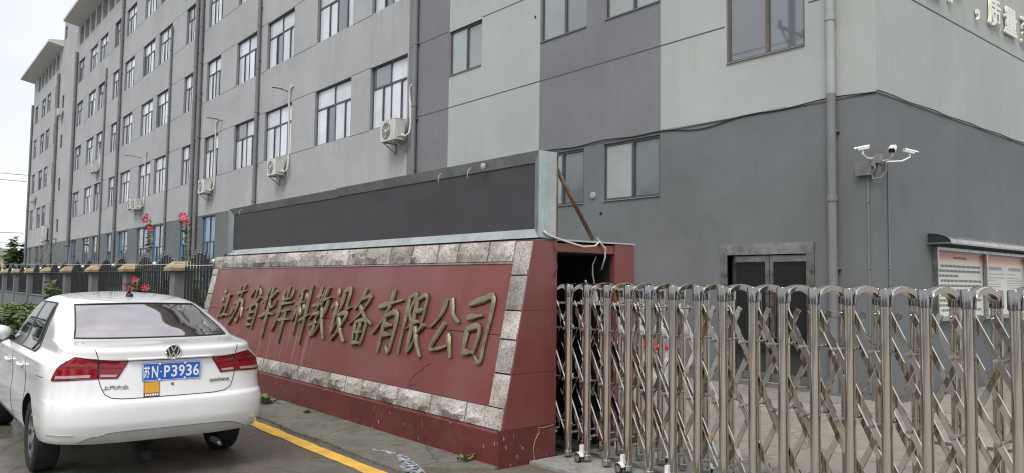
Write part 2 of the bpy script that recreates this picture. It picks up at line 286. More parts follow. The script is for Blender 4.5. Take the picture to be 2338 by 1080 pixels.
# ------------------------------------------------------------------ mesh helpers
class MB:
    def __init__(s): s.v = []; s.f = []; s.mi = []; s.cur = 0
    def add(s, vs, fs):
        o = len(s.v); s.v += [tuple(p) for p in vs]
        for f in fs: s.f.append(tuple(i+o for i in f)); s.mi.append(s.cur)
    def box(s, x0, x1, y0, y1, z0, z1):
        s.add([(x0, y0, z0), (x1, y0, z0), (x1, y1, z0), (x0, y1, z0), (x0, y0, z1), (x1, y0, z1), (x1, y1, z1), (x0, y1, z1)],
              [(0, 3, 2, 1), (4, 5, 6, 7), (0, 1, 5, 4), (1, 2, 6, 5), (2, 3, 7, 6), (3, 0, 4, 7)])
    def bar(s, a, b, wd, th, n=(0, 1, 0)):
        a = Vector(a); b = Vector(b); d = (b-a).normalized(); n = Vector(n); n = (n-d*n.dot(d)).normalized(); q = d.cross(n)
        P = []
        for p in (a, b):
            for sx, sy in ((-1, -1), (1, -1), (1, 1), (-1, 1)): P.append(p+q*(sx*wd/2)+n*(sy*th/2))
        s.add(P, [(0, 3, 2, 1), (4, 5, 6, 7), (0, 1, 5, 4), (1, 2, 6, 5), (2, 3, 7, 6), (3, 0, 4, 7)])
    def tube(s, pts, r, n=8, cap=True):
        pts = [Vector(p) for p in pts]; rings = []; prev = None
        rr = r if isinstance(r, (list, tuple)) else [r]*len(pts)
        for i, p in enumerate(pts):
            d = (pts[min(i+1, len(pts)-1)]-pts[max(i-1, 0)]).normalized()
            if prev is None: a = Vector((0, 0, 1)) if abs(d.z) < .9 else Vector((1, 0, 0)); a = (a-d*a.dot(d)).normalized()
            else: a = (prev-d*prev.dot(d)).normalized()
            prev = a; b = d.cross(a)
            rings.append([p+(a*math.cos(2*math.pi*k/n)+b*math.sin(2*math.pi*k/n))*rr[i] for k in range(n)])
        V = [q for rg in rings for q in rg]; F = []
        for i in range(len(pts)-1):
            for k in range(n): F.append((i*n+k, i*n+(k+1) % n, (i+1)*n+(k+1) % n, (i+1)*n+k))
        if cap: F.append(tuple(range(n))[::-1]); F.append(tuple((len(pts)-1)*n+k for k in range(n)))
        s.add(V, F)
    def lathe(s, prof, axis, c, n=24):
        # prof: list of (r, h) ; axis 'x','y','z'
        V = []; F = []; m = len(prof)
        for k in range(n):
            a = 2*math.pi*k/n
            for r, h in prof:
                if axis == 'z': V.append((c[0]+r*math.cos(a), c[1]+r*math.sin(a), c[2]+h))
                elif axis == 'y': V.append((c[0]+r*math.cos(a), c[1]+h, c[2]+r*math.sin(a)))
                else: V.append((c[0]+h, c[1]+r*math.cos(a), c[2]+r*math.sin(a)))
        for k in range(n):
            for j in range(m-1): F.append((k*m+j, ((k+1) % n)*m+j, ((k+1) % n)*m+j+1, k*m+j+1))
        s.add(V, F)
    def grid(s, P):   # P[i][j]
        nj = len(P[0]); V = [q for r in P for q in r]
        s.add(V, [(i*nj+j, (i+1)*nj+j, (i+1)*nj+j+1, i*nj+j+1) for i in range(len(P)-1) for j in range(nj-1)])
    def prism(s, poly, y0, y1, conv=None):   # poly in (a,b); extruded along third via conv(a,b,c)
        conv = conv or (lambda a, b, c: (a, c, b)); n = len(poly)
        s.add([conv(a, b, y0) for a, b in poly]+[conv(a, b, y1) for a, b in poly],
              [tuple(range(n)), tuple(range(2*n-1, n-1, -1))]+[(i, (i+1) % n, n+(i+1) % n, n+i)[::-1] for i in range(n)])
    def mesh(s, name, mats, smooth=False, fix=True):
        me = bpy.data.meshes.new(name); me.from_pydata(s.v, [], s.f)
        for m in (mats if isinstance(mats, (list, tuple)) else [mats]): me.materials.append(MATS[m])
        for p, i in zip(me.polygons, s.mi): p.material_index = i
        if fix:
            bm = bmesh.new(); bm.from_mesh(me); bmesh.ops.recalc_face_normals(bm, faces=bm.faces); bm.to_mesh(me); bm.free()
        if smooth:
            for p in me.polygons: p.use_smooth = True
            if smooth != 'all': 
                try: me.set_sharp_from_angle(angle=R(smooth if smooth is not True else 35))
                except Exception: pass
        return me
    def build(s, name, mats, parent=None, smooth=False, fix=True): return obj(name, s.mesh(name, mats, smooth, fix), parent)
def obj(name, me, parent=None, loc=None):
    o = bpy.data.objects.new(name, me); COL.objects.link(o)
    if parent: o.parent = parent
    if loc: o.location = loc
    return o
def tag(o, label, cat, group=None):
    o['label'] = label; o['category'] = cat
    if group: o['group'] = group
    return o
def thing(name, label, cat, loc=(0, 0, 0), rz=0, group=None):
    o = bpy.data.objects.new(name, None); COL.objects.link(o); o.location = loc; o.rotation_euler = (0, 0, rz); o.empty_display_size = .2
    return tag(o, label, cat, group)
def struct(o): o['kind'] = 'structure'; return o
def box(name, m, parent, *b, smooth=False):
    q = MB(); q.box(*b); return q.build(name, m, parent, smooth)
def copy_tree(o, parent=None):
    c = o.copy(); COL.objects.link(c); c.parent = parent
    for ch in list(o.children): copy_tree(ch, c)
    return c
def text_mesh(body, size, depth, bold=0):
    c = bpy.data.curves.new('txt', 'FONT'); c.body = body; c.size = size; c.extrude = depth; c.align_x = 'CENTER'; c.align_y = 'CENTER'; c.offset = bold
    o = bpy.data.objects.new('txt', c); COL.objects.link(o)
    dg = bpy.context.evaluated_depsgraph_get(); dg.update()
    me = bpy.data.meshes.new_from_object(o.evaluated_get(dg)); bpy.data.objects.remove(o)
    return me
def text_obj(name, body, size, depth, m, parent, mw, sx=1, sy=1, bold=0, fitw=None, fith=None):
    me = text_mesh(body, size, depth, bold)
    xs = [v.co.x for v in me.vertices]; ys = [v.co.y for v in me.vertices]
    if xs:
        cx, cy = (min(xs)+max(xs))/2, (min(ys)+max(ys))/2
        kx = (fitw/(max(xs)-min(xs))) if fitw else sx; ky = (fith/(max(ys)-min(ys))) if fith else sy
        for v in me.vertices: v.co.x = (v.co.x-cx)*kx; v.co.y = (v.co.y-cy)*ky
    me.materials.clear(); me.materials.append(MATS[m]); me.transform(mw)
    return obj(name, me, parent)
def frame_mat(origin, xdir, ydir):   # text x -> xdir, text y -> ydir
    x = Vector(xdir).normalized(); y = Vector(ydir).normalized(); z = x.cross(y)
    m = Matrix((x, y, z)).transposed().to_4x4(); m.translation = Vector(origin); return m

# ================================================================== SETTING
def sheet(name, poly, z, m):
    q = MB(); q.add([(x, y, z) for x, y in poly], [tuple(range(len(poly)))]); o = q.build(name, m, fix=False); return struct(o)
sheet('ground', [(-900, -500), (400, -500), (400, 900), (-900, 900)], 0, 'road')
ap = MB()
edge = [(-40, 3.45)]+[(-13.8+i*.75, 3.50+random.uniform(-.05, .06)) for i in range(12)]+[(-5.7, 3.62), (-5.45, 3.9), (-5.25, 4.16)]
pts = edge+[(-5.25, 4.6), (-14, 4.9), (-40, 4.9)]
n = len(pts); ap.add([(x, y, .022) for x, y in pts]+[(x, y, -.02) for x, y in pts], [tuple(range(n))]+[(i, (i+1) % n, n+(i+1) % n, n+i) for i in range(n)])
struct(ap.build('pavement', 'apron'))
sheet('courtyard', [(-5.30, 5.62), (30, 5.62), (30, 40), (-4.9, 40), (-4.9, 11.0), (-90, 11.0), (-90, 6.3), (-5.30, 6.3)], .004, 'yard')
q = MB(); q.box(-5.24, 14, 4.55, 5.62, -.02, .03); struct(q.build('gate_track', 'track'))
# dirt strip where the pavement breaks up beside the sign wall
P = [(-5.5, 3.55)]
for i in range(14): P.append((-5.3+i*.2, 3.75+.12*math.sin(i*1.7)+.25*(i/14)))
P += [(-2.2, 4.54), (-5.2, 4.54), (-5.22, 4.15)]
sheet('dirt_strip', P, .006, 'dirt')
sheet('driveway', [(-4.9, 3.5), (-4.6, 2.0), (-4.0, -7), (30, -7), (30, 4.54), (-2.3, 4.54)], .003, 'yard')
# yellow painted line
q = MB(); Pt = []; Pb = []
for i in range(25):
    t = i/24; x = -8.72+(8.72-4.9)*t; y = 3.33-.05*t
    Pt.append((x, y+.075+random.uniform(-.012, .012), .005)); Pb.append((x, y-.075+random.uniform(-.012, .012), .005))
q.grid([Pt, Pb]); o = q.build('road_marking', 'yellow_paint', fix=False); struct(o)
def blotch(name, cx, cy, rx, ry, m, z, seed, n=26, rot=0):
    rnd = random.Random(seed); P = []
    for i in range(n):
        a = 2*math.pi*i/n; k = rnd.uniform(.55, 1.1); x, y = rx*k*math.cos(a), ry*k*math.sin(a)
        P.append((cx+x*math.cos(rot)-y*math.sin(rot), cy+x*math.sin(rot)+y*math.cos(rot)))
    return sheet(name, P, z, m)
# dried pale spill: a chain of small torn patches
rs = random.Random(5)
q = MB()
for i in range(17):
    t = i/16; x = -6.45+t*.95; y = 3.70+.06*math.sin(t*5)-.10*t*t+rs.uniform(-.015, .015)
    rx = rs.uniform(.04, .07)*(1+.9*t); ry = rs.uniform(.025, .045)*(1+1.3*t); nn = 9; V = []
    for k in range(nn):
        a = 2*math.pi*k/nn; kk = rs.uniform(.6, 1.15); V.append((x+rx*kk*math.cos(a), y+ry*kk*math.sin(a), .0245+i*.0006))
    q.add(V, [tuple(range(nn))])
tag(q.build('paint_spill', 'spill', fix=False), 'ragged pale blue-white spill dried on the pavement before the sign', 'spill')

# ================================================================== FACTORY BUILDING
D = 11.43            # facade plane
XE = -5.32           # end wall plane
ZT = 21.5
bld = thing('factory_building', 'long five-storey grey and dark rendered factory building behind the sign', 'building', (0, 0, 0))
cols = [(-20.85, -18.70), (-24.75, -22.10), (-29.25, -26.70), (-32.60, -30.25), (-36.50, -34.60), (-39.97, -38.30), (-44.90, -42.40), (-48.20, -45.70),
        (-52.60, -50.20), (-55.80, -53.80), (-60.20, -57.80), (-63.50, -61.10), (-67.80, -65.50), (-78.15, -76.75), (-82.40, -80.40), (-85.40, -83.30), (-89.40, -87.70)]
rows = [(1.1, 4.48), (6.23, 8.17), (9.86, 11.73), (13.36, 15.20), (16.82, 18.55)]
OPEN = []   # x0,x1,z0,z1,kind
for c in cols:
    for ri, r in enumerate(rows): OPEN.append((c[0], c[1], r[0], r[1], 'T%d' % ri))
for z0, z1 in ((12.53, 13.65), (15.95, 17.05), (8.9, 10.0), (5.4, 6.5), (21.9, 23.0)): OPEN.append((-74.5, -73.6, z0, z1, 'S'))
for (x0, x1, z0, z1) in ((-16.60, -15.18, 7.06, 8.25), (-12.95, -11.46, 7.10, 8.75), (-10.93, -9.46, 7.10, 8.75), (-7.96, -6.47, 5.53, 7.15), (-16.6, -15.18, 10.7, 11.9), (-12.95, -11.46, 10.7, 12.3), (-10.93, -9.46, 10.7, 12.3), (-7.96, -6.47, 9.1, 10.8)):
    OPEN.append((x0, x1, z0, z1, 'D'))
for (x0, x1, z0, z1) in ((-12.95, -11.52, 3.31, 4.49), (-10.96, -9.46, 3.31, 4.49)): OPEN.append((x0, x1, z0, z1, 'L'))
OPEN.append((-7.95, -6.47, 0.02, 2.14, 'X'))
for i in range(-95, -76, 2): OPEN.append((i+.75, i+2.2, 19.85, 21.35, 'A')) if i > -91 and i+2.2 < -76.5 else None
for i in range(0, 24): OPEN.append((-67.9+i*2.0, -66.4+i*2.0, 19.85, 21.35, 'A'))
BL, BR = -90.7, XE
def zone(x, z):
    if z < 4.53: return 3
    if x < -18.64: return 0
    if x < -16.6: return 2
    if x < -12.97: return 1
    if x < -9.45: return 2
    return 1
xs = sorted(set([BL, BR, -18.64, -16.6, -12.97, -9.45, -75.0, -68.35]+[o[0] for o in OPEN]+[o[1] for o in OPEN]))
zs = sorted(set([-.3, 4.53, ZT, 23.6]+[o[2] for o in OPEN]+[o[3] for o in OPEN]))
wall = MB(); vid = {}
def V_(x, z):
    k = (round(x, 4), round(z, 4))
    if k not in vid: vid[k] = len(wall.v); wall.v.append((x, D, z))
    return vid[k]
for i in range(len(xs)-1):
    cxm = (xs[i]+xs[i+1])/2; oo = [o for o in OPEN if o[0] < cxm < o[1]]
    for j in range(len(zs)-1):
        czm = (zs[j]+zs[j+1])/2
        if any(o[2] < czm < o[3] for o in oo): continue
        if czm > ZT and not (-75.0 < cxm < -68.35): continue
        wall.f.append((V_(xs[i], zs[j]), V_(xs[i+1], zs[j]), V_(xs[i+1], zs[j+1]), V_(xs[i], zs[j+1]))); wall.mi.append(zone(cxm, czm))
DEP = {'T': .17, 'S': .15, 'D': .13, 'L': .11, 'X': .22, 'A': .35}
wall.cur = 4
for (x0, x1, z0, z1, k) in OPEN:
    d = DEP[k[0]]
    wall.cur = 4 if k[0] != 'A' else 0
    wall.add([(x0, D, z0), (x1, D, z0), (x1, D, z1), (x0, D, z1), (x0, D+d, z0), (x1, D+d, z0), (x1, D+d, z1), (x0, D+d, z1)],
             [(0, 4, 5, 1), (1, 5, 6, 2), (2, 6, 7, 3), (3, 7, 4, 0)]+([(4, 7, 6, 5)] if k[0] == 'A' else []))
# end wall, back, left end, roofs, tower sides
YB = 26.0
wall.cur = 3; wall.add([(XE, D, -.3), (XE, YB, -.3), (XE, YB, 4.53), (XE, D, 4.53)], [(0, 1, 2, 3)])
wall.cur = 1; wall.add([(XE, D, 4.53), (XE, YB, 4.53), (XE, YB, ZT), (XE, D, ZT)], [(0, 1, 2, 3)])
wall.cur = 0
wall.add([(BL, D, -.3), (BL, YB, -.3), (BL, YB, ZT), (BL, D, ZT)], [(0, 3, 2, 1)])
wall.add([(BL, YB, -.3), (XE, YB, -.3), (XE, YB, ZT), (BL, YB, ZT)], [(0, 3, 2, 1)])
wall.add([(BL, D, ZT), (XE, D, ZT), (XE, YB, ZT), (BL, YB, ZT)], [(0, 1, 2, 3)])
wall.add([(-75, D, ZT+.01), (-75, YB, ZT+.01), (-75, YB, 23.6), (-75, D, 23.6), (-68.35, D, ZT+.01), (-68.35, YB, ZT+.01), (-68.35, YB, 23.6), (-68.35, D, 23.6)],
         [(0, 3, 2, 1), (4, 5, 6, 7), (3, 7, 6, 2), (1, 2, 6, 5)])
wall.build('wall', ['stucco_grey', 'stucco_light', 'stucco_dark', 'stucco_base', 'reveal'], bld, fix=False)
# eaves
for x0, x1 in ((-91.8, -75.03), (-68.32, -15)):
    q = MB(); q.prism([(D-1.15, 21.72), (D-1.15, 21.92), (D+.5, 22.15), (D+.5, 21.503), (D, 21.503)], x0, x1, lambda a, b, c: (c, a, b)); q.build('eave', 'roof_white', bld)
# joints: shallow scored lines in the render, kept between the openings
def joint(z, xa, xb, t=.022, blocked=()):
    q = MB(); cur = xa; segs = []
    for a, b in sorted(blocked):
        if a > cur: segs.append((cur, min(a, xb)))
        cur = max(cur, b)
    if cur < xb: segs.append((cur, xb))
    for a, b in segs:
        if b-a > .03: q = MB(); q.box(a, b, D-.0035, D+.004, z-t/2, z+t/2); q.build('scored_joint', 'joint', bld)
for r in rows[1:]:
    bl = [(c[0]-.01, c[1]+.01) for c in cols]
    for zz in (r[0]-.012, r[1]+.012): joint(zz, BL+.2, -18.66, .018, bl+[(-75, -68.3)])
for zz in (6.21, 8.28, 9.9, 11.85): joint(zz, -18.62, XE-.01, .024, [(-8.0, -6.4)] if zz == 6.21 else [(-16.65, -15.15), (-13, -9.4)] if zz == 8.28 else [])
joint(4.53, BL, XE-.01, .03)
q = MB(); q.box(XE-.004, XE+.0035, D+.01, YB, 6.258, 6.282); q.build('scored_joint', 'joint', bld)
q = MB(); q.box(XE-.004, XE+.0035, D+.01, YB, 4.515, 4.545); q.build('scored_joint', 'joint', bld)
# windows ------------------------------------------------------------
WM = {}
def win_frame(wd, ht, kind, fm):
    key = ('f', round(wd, 2), round(ht, 2), kind, fm)
    if key in WM: return WM[key]
    q = MB(); t = .05; y0, y1 = -.03, .03; cells = []
    q.box(0, wd, y0, y1, 0, t); q.box(0, wd, y0, y1, ht-t, ht); q.box(0, t, y0, y1, t, ht-t); q.box(wd-t, wd, y0, y1, t, ht-t)
    if kind == 'T':
        tz = ht*.655; m = wd*.5
        q.box(t, wd-t, y0-.004, y1, tz-.028, tz+.028)
        q.box(m-.028, m+.028, y0, y1, tz+.028, ht-t)
        cells += [(t, m-.028, tz+.028, ht-t), (m+.028, wd-t, tz+.028, ht-t)]
        a = [t, wd*.30, wd*.52, wd*.79, wd-t]
        for k in (1, 2, 3): q.box(a[k]-.03, a[k]+.03, y0-.01*(k % 2), y1, t, tz-.028)
        for k in range(4): cells.append((a[k]+(.03 if k else 0), a[k+1]-(.03 if k < 3 else 0), t, tz-.028))
    elif kind == 'S': cells.append((t, wd-t, t, ht-t))
    else:
        m = wd*.52; q.box(m-.03, m+.03, y0-.006, y1, t, ht-t); cells += [(t, m-.03, t, ht-t), (m+.03, wd-t, t, ht-t)]
    WM[key] = (q.mesh('window', fm), cells); return WM[key]
def pane_mesh(c, gm, dy):
    key = ('p', tuple(round(k, 3) for k in c), gm, dy)
    if key not in WM:
        q = MB(); q.box(c[0]-.004, c[1]+.004, -.005+dy, .005+dy, c[2]-.004, c[3]+.004); WM[key] = q.mesh('pane', gm)
    return WM[key]
rw = random.Random(3)
for (x0, x1, z0, z1, k) in OPEN:
    if k[0] in 'AX': continue
    fm = 'frame_bronze' if (k == 'D' and x0 > -9) else 'frame_dark'
    me, cells = win_frame(x1-x0-.004, z1-z0-.004, {'T': 'T', 'S': 'S'}.get(k[0], 'D'), fm)
    wd = obj('window', me, bld, (x0+.002, D+DEP[k[0]]-.045, z0+.002))
    for ci, c in enumerate(cells):
        if k == 'T0':
            g = rw.choice(['glass_blue', 'glass_blue', 'glass_mid', 'glass_dark']) if x0 > -70 else 'glass_dark'
            if -37 < x0 < -30 or -41 < x0 < -39: g = 'glass_blue'
        elif k[0] == 'T': g = 'glass_pale' if rw.random() < .84 else ('glass_dark' if rw.random() < .6 else 'glass_mid')
        elif k == 'S': g = 'glass_dark'
        elif k == 'L': g = 'glass_mid' if ci == 0 else 'glass_teal'
        elif x0 > -9: g = 'glass_dark'
        else: g = 'glass_mid'
        obj('pane', pane_mesh(c, g, .008 if ci % 2 else -.006), wd)
    # sloped sill strip
    if k[0] in 'DL':
        q = MB(); q.prism([(-.03, -.012), (-.03, .0), (.06, .012), (.06, -.012)], 0, x1-x0-.004, lambda a, b, c: (c, a-(DEP[k[0]]-.045), b)); q.build('sill', 'reveal', wd)
# entrance door
X0, X1 = -7.95, -6.47
dr = MB()
dr.box(X0-.13, X0+.0, D-.03, D+.2, .02, 2.14); dr.box(X1, X1+.13, D-.03, D+.2, .02, 2.14); dr.box(X0-.13, X1+.13, D-.035, D+.2, 2.14, 2.32)
door = dr.build('door', 'steel_dull', bld)
xm = (X0+X1)/2
for i, (a, b) in enumerate(((X0, xm), (xm, X1))):
    q = MB(); a += .006; b -= .006; y0, y1 = D+.10, D+.14
    q.box(a, a+.07, y0, y1, .03, 2.13); q.box(b-.07, b, y0, y1, .03, 2.13); q.box(a+.07, b-.07, y0, y1, .03, .17); q.box(a+.07, b-.07, y0, y1, 2.02, 2.13)
    lf = q.build('door_leaf', 'steel_dull', bld)
    q = MB(); q.box(a+.068, b-.068, D+.115, D+.125, .168, 2.022); q.build('pane', 'glass_door', lf)
    hx = b-.12 if i == 0 else a+.12
    q = MB(); q.tube([(hx, D+.09, .75), (hx, D+.05, .75), (hx, D+.05, 1.55), (hx, D+.09, 1.55)], .016); q.build('handle', 'steel', lf, 40)
# drain pipes
def drain(x, r, z0, z1, m, y=None, step=3.55):
    y = y if y is not None else D-r-.02
    q = MB(); q.tube([(x, y, z0), (x, y, z1)], r, 14)
    z = z0+1.2
    while z < z1: q.lathe([(r+.001, -.05), (r+.012, -.04), (r+.012, .04), (r+.001, .05)], 'z', (x, y, z), 14); z += step*.5
    o = q.build('drainpipe', m, bld, 40)
    z = z0+1.9; q = MB(); q.box(x-r-.022, x+r+.022, y-.01, D, -.015, .015); cm_ = q.mesh('pipe_clamp', m)
    while z < z1: obj('pipe_clamp', cm_, o, (0, 0, z)); z += step*.6
drain(-5.99, .072, 0, 4.62, 'pipe_grey'); drain(-5.99, .0719, 4.62, 21.3, 'pipe_light')
drain(-18.15, .075, 0, 21.3, 'pipe_grey'); drain(-29.9, .075, 0, 21.3, 'pipe_grey'); drain(-37.88, .09, 0, 21.3, 'pipe_grey'); drain(-37.14, .09, 0, 21.3, 'pipe_grey')
drain(-42.2, .06, 0, 14.9, 'pipe_grey'); drain(-53.2, .09, 0, 21.3, 'pipe_grey'); drain(-57.5, .06, 0, 15.9, 'pipe_grey'); drain(-68.1, .12, 0, 19.4, 'pipe_grey'); drain(-76.0, .12, 0, 19.3, 'pipe_grey'); drain(-90.5, .1, 0, 19, 'pipe_grey')
# cable stapled along the colour change
P = []
for i in range(60):
    x = -13+i*(7.68/59); s = .02*math.sin(i*.5)-(.09*math.exp(-((x+8.5)/.9)**2)); P.append((x, D-.016, 4.56+s))
P += [(XE+.016, D-.016, 4.565)]+[(XE+.016, D+i*.5, 4.56+.012*math.sin(i*2.1)) for i in range(1, 24)]
q = MB(); q.tube(P, .009, 6); q.build('cable', 'wire_black', bld, 'all')
P = [(-9.4+i*(2.6/20), D-.018, 4.572-.02*math.sin(math.pi*i/20)) for i in range(21)]
q = MB(); q.tube(P, .006, 6); q.build('cable', 'wire_grey', bld, 'all')
# wall vent and small holes
q = MB(); q.lathe([(0, -.03), (.05, -.035), (.075, -.02), (.08, 0)], 'y', (-11.24, D-.004, 3.45), 20); q.build('vent_cover', 'pipe_light', bld, 40)
for x, z in ((-11.02, 3.06), (-13.14, 7.75)):
    q = MB(); q.lathe([(0, -.004), (.032, -.004), (.036, 0)], 'y', (x, D-.002, z), 14); q.build('pipe_hole', 'interior_black', bld)

# ================================================================== SIGN WALL
SX0, SX1 = -13.75, -5.25
def fy(z): return 4.20 if z < .315 else 4.242+(z-.32)*.2036     # front face of the battered wall
sign = thing('sign_wall', 'battered dark red stone-clad sign wall with granite border and gold company characters', 'sign wall', (-9.5, 4.7, 0))
def SB(q, name, m, smooth=False, parent=None):
    o = q.build(name, m, parent or sign, smooth)
    o.matrix_parent_inverse = Matrix.Translation(-Vector(sign.location)) if not parent else Matrix()
    return o
def slab(poly, x0, x1): q = MB(); q.prism(poly, x0, x1, lambda a, b, c: (c, a, b)); return q
# core (behind the cladding)
SB(slab([(4.23, 0), (4.23, .31), (fy(.33)+.04, .33), (fy(1.98)+.04, 1.98), (4.83, 1.98), (4.83, 0)], SX0+.03, SX1-.03), 'core', 'marble_red_dark')
# plinth panels
xs_p = [SX0, -11.6, -9.4, -7.35, SX1]
for i in range(4):
    SB(slab([(4.20, 0), (4.20, .30), (4.226, .312), (4.228, 0)], xs_p[i]+.0025, xs_p[i+1]-.0025), 'plinth_panel', 'marble_red_dark')
# red face panels, two courses with a joint at z = 1.13 and staggered verticals
for z0, z1, xv in ((.5, 1.125, [-13.5, -11.3, -9.2, -7.1, -5.5]), (1.131, 1.80, [-13.5, -10.2, -7.6, -5.5])):
    for i in range(len(xv)-1):
        SB(slab([(fy(z0)+.012, z0), (fy(z1)+.012, z1), (fy(z1)+.036, z1), (fy(z0)+.036, z0)], xv[i]+.0015, xv[i+1]-.0015), 'face_panel', 'marble_red')
# side cladding towards the gate (3 panels) and left end
for z0, z1 in ((0, .322), (.325, .80), (.803, 1.36), (1.363, 2.0)):
    f0 = 4.20 if z1 < .33 else fy(z0)-.0; f1 = 4.20 if z1 < .33 else fy(z1)
    for xa, xb in ((SX1-.028, SX1), (SX0, SX0+.028)):
        SB(slab([(f0+.001, z0), (f1+.001, z1), (4.868, z1), (4.868, z0)], xa+.001, xb+.001), 'side_panel', 'marble_red_dark' if z1 < .33 else 'marble_red')
q = MB(); q.box(SX0+.03, SX1-.03, fy(2.0)+.005, 4.868, 1.982, 2.004); SB(q, 'top_slab', 'marble_red_dark')
# patched crack in the end panel and broken chip of the face
q = MB(); q.tube([(SX1+.0025, 4.60+.035*math.sin(i*1.9)*.3+.02*i/6+.05*(i > 4), .0+i*.052) for i in range(7)]+[(SX1+.0025, 4.72, .30), (SX1+.0025, 4.84, .315)], .0035, 4); SB(q, 'crack', 'cap_yellow')
def fpt(x, z, d=.01): return (x, fy(z)+.012-d, z)
q = MB(); q.tube([fpt(-6.55, .79, .003), fpt(-6.66, .735, .003), fpt(-6.78, .655, .003), fpt(-6.88, .57, .003)], .0035, 4); q.tube([fpt(-6.66, .735, .003), fpt(-6.66, .61, .003)], .003, 4); SB(q, 'crack', 'joint')
q = MB(); q.add([fpt(-6.70, .575, .004), fpt(-6.73, .585, .008), fpt(-6.88, .535, .012), fpt(-6.84, .53, .005)], [(0, 1, 2, 3)]); SB(q, 'chip', 'joint')
# granite border blocks, each rough-hewn
rg = random.Random(21)
def hewn(w_, h_, seed, dep=.05, smooth_=False):
    r_ = random.Random(seed); nx = max(4, int(w_/.055)); ny = max(3, int(h_/.05)); P = []
    hs = [[0]*(ny+1) for _ in range(nx+1)]
    # a few random facets
    fac = [(r_.uniform(0, w_), r_.uniform(0, h_), r_.uniform(-.5, .5), r_.uniform(-.6, .6), r_.uniform(.5, 1)) for _ in range(5)]
    for i in range(nx+1):
        row = []
        for j in range(ny+1):
            x = w_*i/nx; z = h_*j/ny; e = min(i, nx-i, j, ny-j)
            k = min(f[4]+(x-f[0])*f[2]*4+(z-f[1])*f[3]*4 for f in fac); k = max(.25, min(1.15, k))+r_.uniform(-.14, .14)
            d = dep*(.12 if e == 0 else k if not smooth_ else .3+.25*k)
            jx = 0 if e == 0 else r_.uniform(-.35, .35)*w_/nx; jz = 0 if e == 0 else r_.uniform(-.35, .35)*h_/ny
            row.append((x+jx, -d, z+jz))
        P.append(row)
    q = MB(); q.grid(P)
    # sides to the bed
    rim = [(i, 0) for i in range(nx+1)]+[(nx, j) for j in range(1, ny+1)]+[(i, ny) for i in range(nx-1, -1, -1)]+[(0, j) for j in range(ny-1, 0, -1)]
    V = [P[i][j] for i, j in rim]; n = len(V); q.add(V+[(a, .03, c) for a, b, c in V], [(i, n+i, n+(i+1) % n, (i+1) % n) for i in range(n)]+[tuple(range(n, 2*n))])
    return q.mesh('granite_block', 'granite')
tilt = math.atan(.2036)
def place_block(me, x, z, dz=0):
    o = obj('granite_block', me, sign); o.location = (x-sign.location.x, fy(z)+.006-sign.location.y, z); o.rotation_euler = (-tilt, 0, 0); return o
def row(z0, z1, xa, xb, seed, wmin, wmax):
    x = xa; i = 0; r_ = random.Random(seed); h_ = (z1-z0)*math.hypot(1, .2036)
    while x < xb-.05:
        w_ = min(r_.uniform(wmin, wmax), xb-x)
        if xb-x-w_ < .18: w_ = xb-x
        place_block(hewn(w_-.022, h_-.006, seed*100+i, .085), x+.011, z0+.002); x += w_; i += 1
row(1.803, 2.0, SX0+.02, -5.50, 3, .32, .62)
row(.318, .50, SX0+.02, -5.26, 4, .34, .64)
for (xa, xb) in ((-5.497, -5.262), (SX0+.02, SX0+.25)):
    zz = [.503, .80, 1.10, 1.36, 1.68, 2.0]
    for i in range(5):
        if i == 4 and xa < -6: zz[5] = 1.80
        h_ = (zz[i+1]-zz[i])*math.hypot(1, .2036)-.006
        place_block(hewn(xb-xa, h_-.008, 700+i+int(abs(xa)*10), .036, True), xa, zz[i]+.003)
# thin moulding inside the border
q = MB(); q.prism([(fy(1.785)+.001, 1.785), (fy(1.80)-.004, 1.80), (fy(1.80)+.03, 1.80), (fy(1.785)+.03, 1.785)], -13.48, -5.50, lambda a, b, c: (c, a, b)); SB(q, 'moulding', 'granite')
